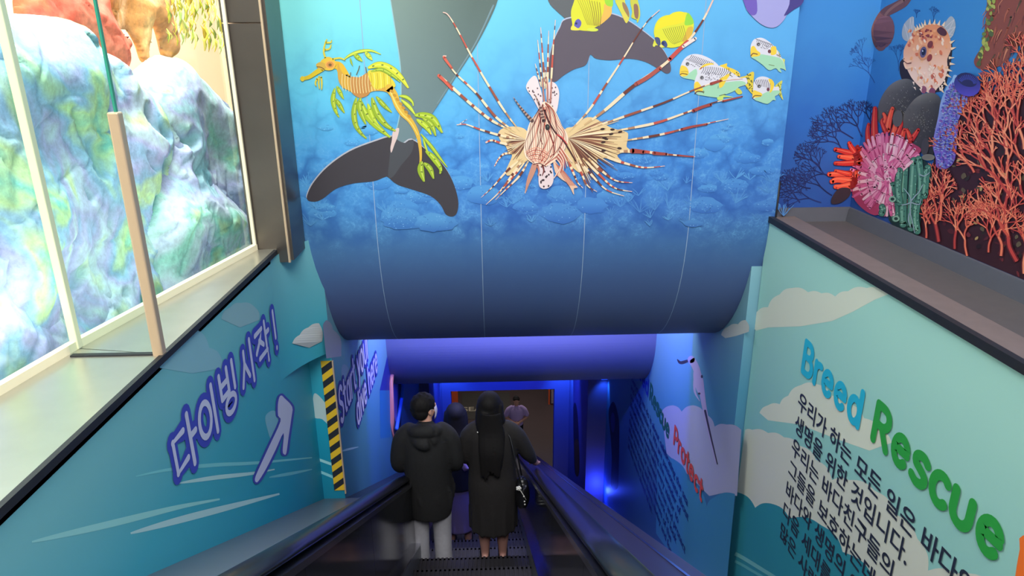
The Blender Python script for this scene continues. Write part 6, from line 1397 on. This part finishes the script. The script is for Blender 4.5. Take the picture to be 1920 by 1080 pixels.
def c_hair(b):
    R3 = Matrix.Rotation(.2, 3, 'Z'); c = Vector((0, .015, 1.515)); T_ = lambda x, y, z: c+R3 @ Vector((x, y, z))
    b.ball(T_(0, -.02, .035), .095, .107, .093, rot=R3, nu=22, nv=14); limb(b, [T_(0, -.045, .03), T_(0, -.07, -.10), (0, -.09, 1.30), (0, -.115, 1.16)], [(.093, .075), (.097, .06), (.105, .045), (.06, .02)], n=20)
    for e in (-1, 1): limb(b, [T_(.08*e, .01, .02), T_(.092*e, .0, -.08), (.095*e, -.01, 1.28)], [(.03, .05), (.03, .05), (.02, .03)])
grow_mesh('hair', c_hair, .008, HAIR, chd, 2)
b = MB(); pts = [(-.09, -.075, 1.342), (-.05, -.135, 1.29), (.00, -.158, 1.20), (.05, -.158, 1.10), (.10, -.15, 1.0)]
for i in range(len(pts)-1): pass
vs = []
for x, y, z in spline([p for p in pts], 4): vs += [(x-.026, y-.004, z-.012), (x+.026, y-.008, z+.012)]
b.add(vs, [(2*i, 2*i+1, 2*i+3, 2*i+2) for i in range(len(vs)//2-1)]); o = b.build('bag_strap', LIL, chd, smooth=True); sd = o.modifiers.new('t', 'SOLIDIFY'); sd.thickness = .006; o['label'] = 'wide lilac strap across the back'
b = MB(); b.ball((.02, -.13, 1.33), .035, .01, .016); o = b.build('collar_tag', WHT, chd, smooth=True)

# ---- staff member at the foot of the escalator, facing the camera
sp_ = hit(968, 751, 1, 16.35); st = empty('person', (sp_.x, 16.35, -10.3)); st.rotation_euler = (0, 0, PI); tag(st, 'staff member in a lilac shirt with clasped hands facing up the escalator', 'person')
SH = (sp_.z+10.3)/1.68
def s_body(b):
    head(b, (0, .01, 1.565), 0, -.15); limb(b, [(0, -.01, 1.36), (0, 0, 1.43), (0, .008, 1.50)], [.065, .052, .05]); limb(b, [(0, 0, .86), (0, 0, 1.06), (0, -.01, 1.34)], [(.16, .11), (.15, .10), (.16, .085)])
    for e in (-1, 1):
        limb(b, [(.09*e, 0, .86), (.09*e, .01, .47), (.09*e, -.01, .09)], [.09, .06, .04]); limb(b, [(.19*e, -.01, 1.34), (.29*e, .0, 1.12), (.055*e, .20, 1.02)], [.05, .043, .032]); hand(b, (.06*e, .20, 1.02), (-.8*e, .5, -.1), (0, 1, .4), .92, .9, e)
grow_mesh('body', s_body, .007, SKIN, st)
def s_shirt(b):
    limb(b, [(0, 0, .88), (0, .01, 1.05), (0, 0, 1.22), (0, -.01, 1.34), (0, -.005, 1.40)], [(.185, .14), (.185, .145), (.205, .14), (.19, .105), (.08, .07)], n=24)
    for e in (-1, 1): limb(b, [(.13*e, -.01, 1.365), (.215*e, -.005, 1.29), (.275*e, .0, 1.16)], [(.066, .068), (.074, .076), (.068, .07)], n=16)
    limb(b, [(-.06, .03, 1.42), (-.05, .085, 1.36)], [.014, .012]); limb(b, [(.06, .03, 1.42), (.05, .085, 1.36)], [.014, .012])
grow_mesh('shirt', s_shirt, .010, mat('lilac_shirt', (190, 164, 224), .7), st, 4)
def s_tr(b):
    for e in (-1, 1): limb(b, [(.09*e, 0, .88), (.095*e, .01, .50), (.095*e, 0, .05)], [(.10, .11), (.08, .085), (.075, .08)], n=18)
grow_mesh('trousers', s_tr, .012, NAVY, st, 4)
for e in (-1, 1): grow_mesh('shoe', lambda b: (limb(b, [(.095*e, -.05, .04), (.10*e, .05, .04), (.105*e, .15, .03)], [(.038, .038), (.043, .038), (.038, .026)]), b.box(.1*e-.042, .1*e+.045, -.08, .17, 0, .016)), .008, SHOE, st, 3)
def s_hair(b):
    R3 = Matrix.Rotation(-.15, 3, 'X'); c = Vector((0, .01, 1.565)); T_ = lambda x, y, z: c+R3 @ Vector((x, y, z))
    b.ball(T_(0, -.035, .048), .09, .095, .085, rot=R3, nu=20, nv=14); b.ball(T_(0, -.10, .06), .05, .05, .05); limb(b, [T_(-.07, .03, .06), T_(0, .06, .105), T_(.07, .03, .06)], [.02, .022, .02])
grow_mesh('hair', s_hair, .008, HAIR, st, 2)
for e in (-1, 1):
    b = MB(); b.ball((.032*e, .088, 1.578), .011, .006, .006, nu=8, nv=6); b.build('eye', SHOE, st, smooth=True)
# ================================================================== lower hall and lamps
for (px0, px1, py0, py1, Y, lab) in ((845, 858, 728, 768, 19.0, 'orange board beyond the portal on the left'), (1028, 1042, 722, 778, 19.0, 'orange board with a framed picture beyond the portal on the right')):
    a0 = hit(px0, py1, 1, Y); a1 = hit(px1, py0, 1, Y); e = empty('notice_board', ((a0.x+a1.x)/2, Y, -10.3)); tag(e, lab, 'board')
    xa, xb = (a0.x, a1.x) if px0 < 900 else (a0.x, a0.x+.55)
    b = MB(); b.box(xa, xb, Y, Y+.05, a0.z, a1.z+.6); child(b.build('board', M['orange']), e)
    for xx in (xa+.03, xb-.08):
        b = MB(); b.box(xx, xx+.05, Y+.05, Y+.1, -10.3, a1.z+.5); child(b.build('leg', M['black_rubber']), e)
    if px0 > 900:
        z1, z0 = hit(1035, 728, 1, Y).z, hit(1035, 757, 1, Y).z
        b = MB(); b.box(xa+.05, xb-.03, Y-.03, Y-.002, z0, z1); child(b.build('picture_frame', M['black_rubber']), e)
        b = MB(); b.box(xa+.08, xb-.06, Y-.034, Y-.031, z0+.03, z1-.03); child(b.build('picture', mat('picture_print', (170, 150, 160), .5, noise_amt=.5, noise_scale=9)), e)
mt = empty('floor_mat', (-.6, 17.6, -10.3)); tag(mt, 'dark floor mat with pale SEA lettering beyond the escalator foot', 'mat')
p0, p1 = slope_hit(862, 776, 0), None
def floor_pt(px, py): d = ray(px, py); return d*(-10.285/d.z)
q = [floor_pt(864, 786), floor_pt(960, 784), floor_pt(955, 736), floor_pt(866, 738)]
b = MB(); b.prism([(v.x, v.y, -10.299) for v in q], (0, 0, .012)); child(b.build('mat_body', mat('mat_grey', (66, 64, 60), .8), recalc=True), mt)
c = bpy.data.curves.new('t', 'FONT'); c.body = 'SEA'; c.size = 1; c.offset = .02; o = bpy.data.objects.new('t', c); COL.objects.link(o); bpy.context.view_layer.update(); me = o.to_mesh()
fa, fb, fc = floor_pt(867, 771), floor_pt(905, 770), floor_pt(867, 763); wd = o.dimensions.x; ht = o.dimensions.y
b = MB(); b.add([tuple(Vector((fa.x, fa.y, -10.2855))+(fb-fa)*(v.co.x/wd)+(fc-fa)*(v.co.y/ht)) for v in me.vertices], [tuple(p.vertices) for p in me.polygons]); o.to_mesh_clear(); bpy.data.objects.remove(o)
child(b.build('lettering', mat('mat_letters', (180, 172, 150), .7)), mt)
# blue lamps at the portal and on the floor strip
LB = (0.03, 0.16, 1.0)
def washer(x, y, z, tgt, lab, e, deg):
    o = empty('wall_washer', (x, y, z)); tag(o, lab, 'lamp'); b = MB(); b.box(x-.06, x+.06, y-.05, y+.05, z, z+.09); child(bevel(b.build('housing', M['dark']), .01), o)
    b = MB(); b.box(x-.045, x+.045, y-.035, y+.035, z-.008, z); child(b.build('lens', M['led']), o)
    spot('washer_beam', (x, y, z-.03), tgt, e, LB, deg)
washer(-0.86, 10.35, -4.78, (-0.99, 10.95, -5.45), 'blue wall washer lamp above the left end of the portal', 70, 100)
washer(-0.88, 11.80, -5.45, (-0.9, 12.0, -6.6), 'blue wall washer lamp in the left corner of the portal', 60, 100)
washer(1.32, 11.55, -5.35, (1.47, 11.9, -6.3), 'blue wall washer lamp in the right corner of the portal', 110, 80)
washer(1.70, 9.50, -4.72, (1.76, 9.62, -5.3), 'blue wall washer lamp on the right tunnel wall', 12, 90)
for i, (px, py) in enumerate(((1107, 945), (1085, 922))):
    p = slope_hit(px, py, 1.5); o = empty('floor_spotlight', p); tag(o, ['nearer', 'farther'][i]+' blue spotlight on the dark floor strip by the right wall', 'lamp')
    b = MB(); b.tube([p+Vector((0, 0, -.14)), p+Vector((0, 0, .02))], .05, 14); child(b.build('body', M['dark'], smooth=False), o)
    b = MB(); b.tube([p+Vector((0, 0, .021)), p+Vector((0, 0, .03))], .042, 14); child(b.build('lens', M['led']), o)
    point('spot_glow', p+Vector((.12, 0, .25)), 11, BLUE, .05)
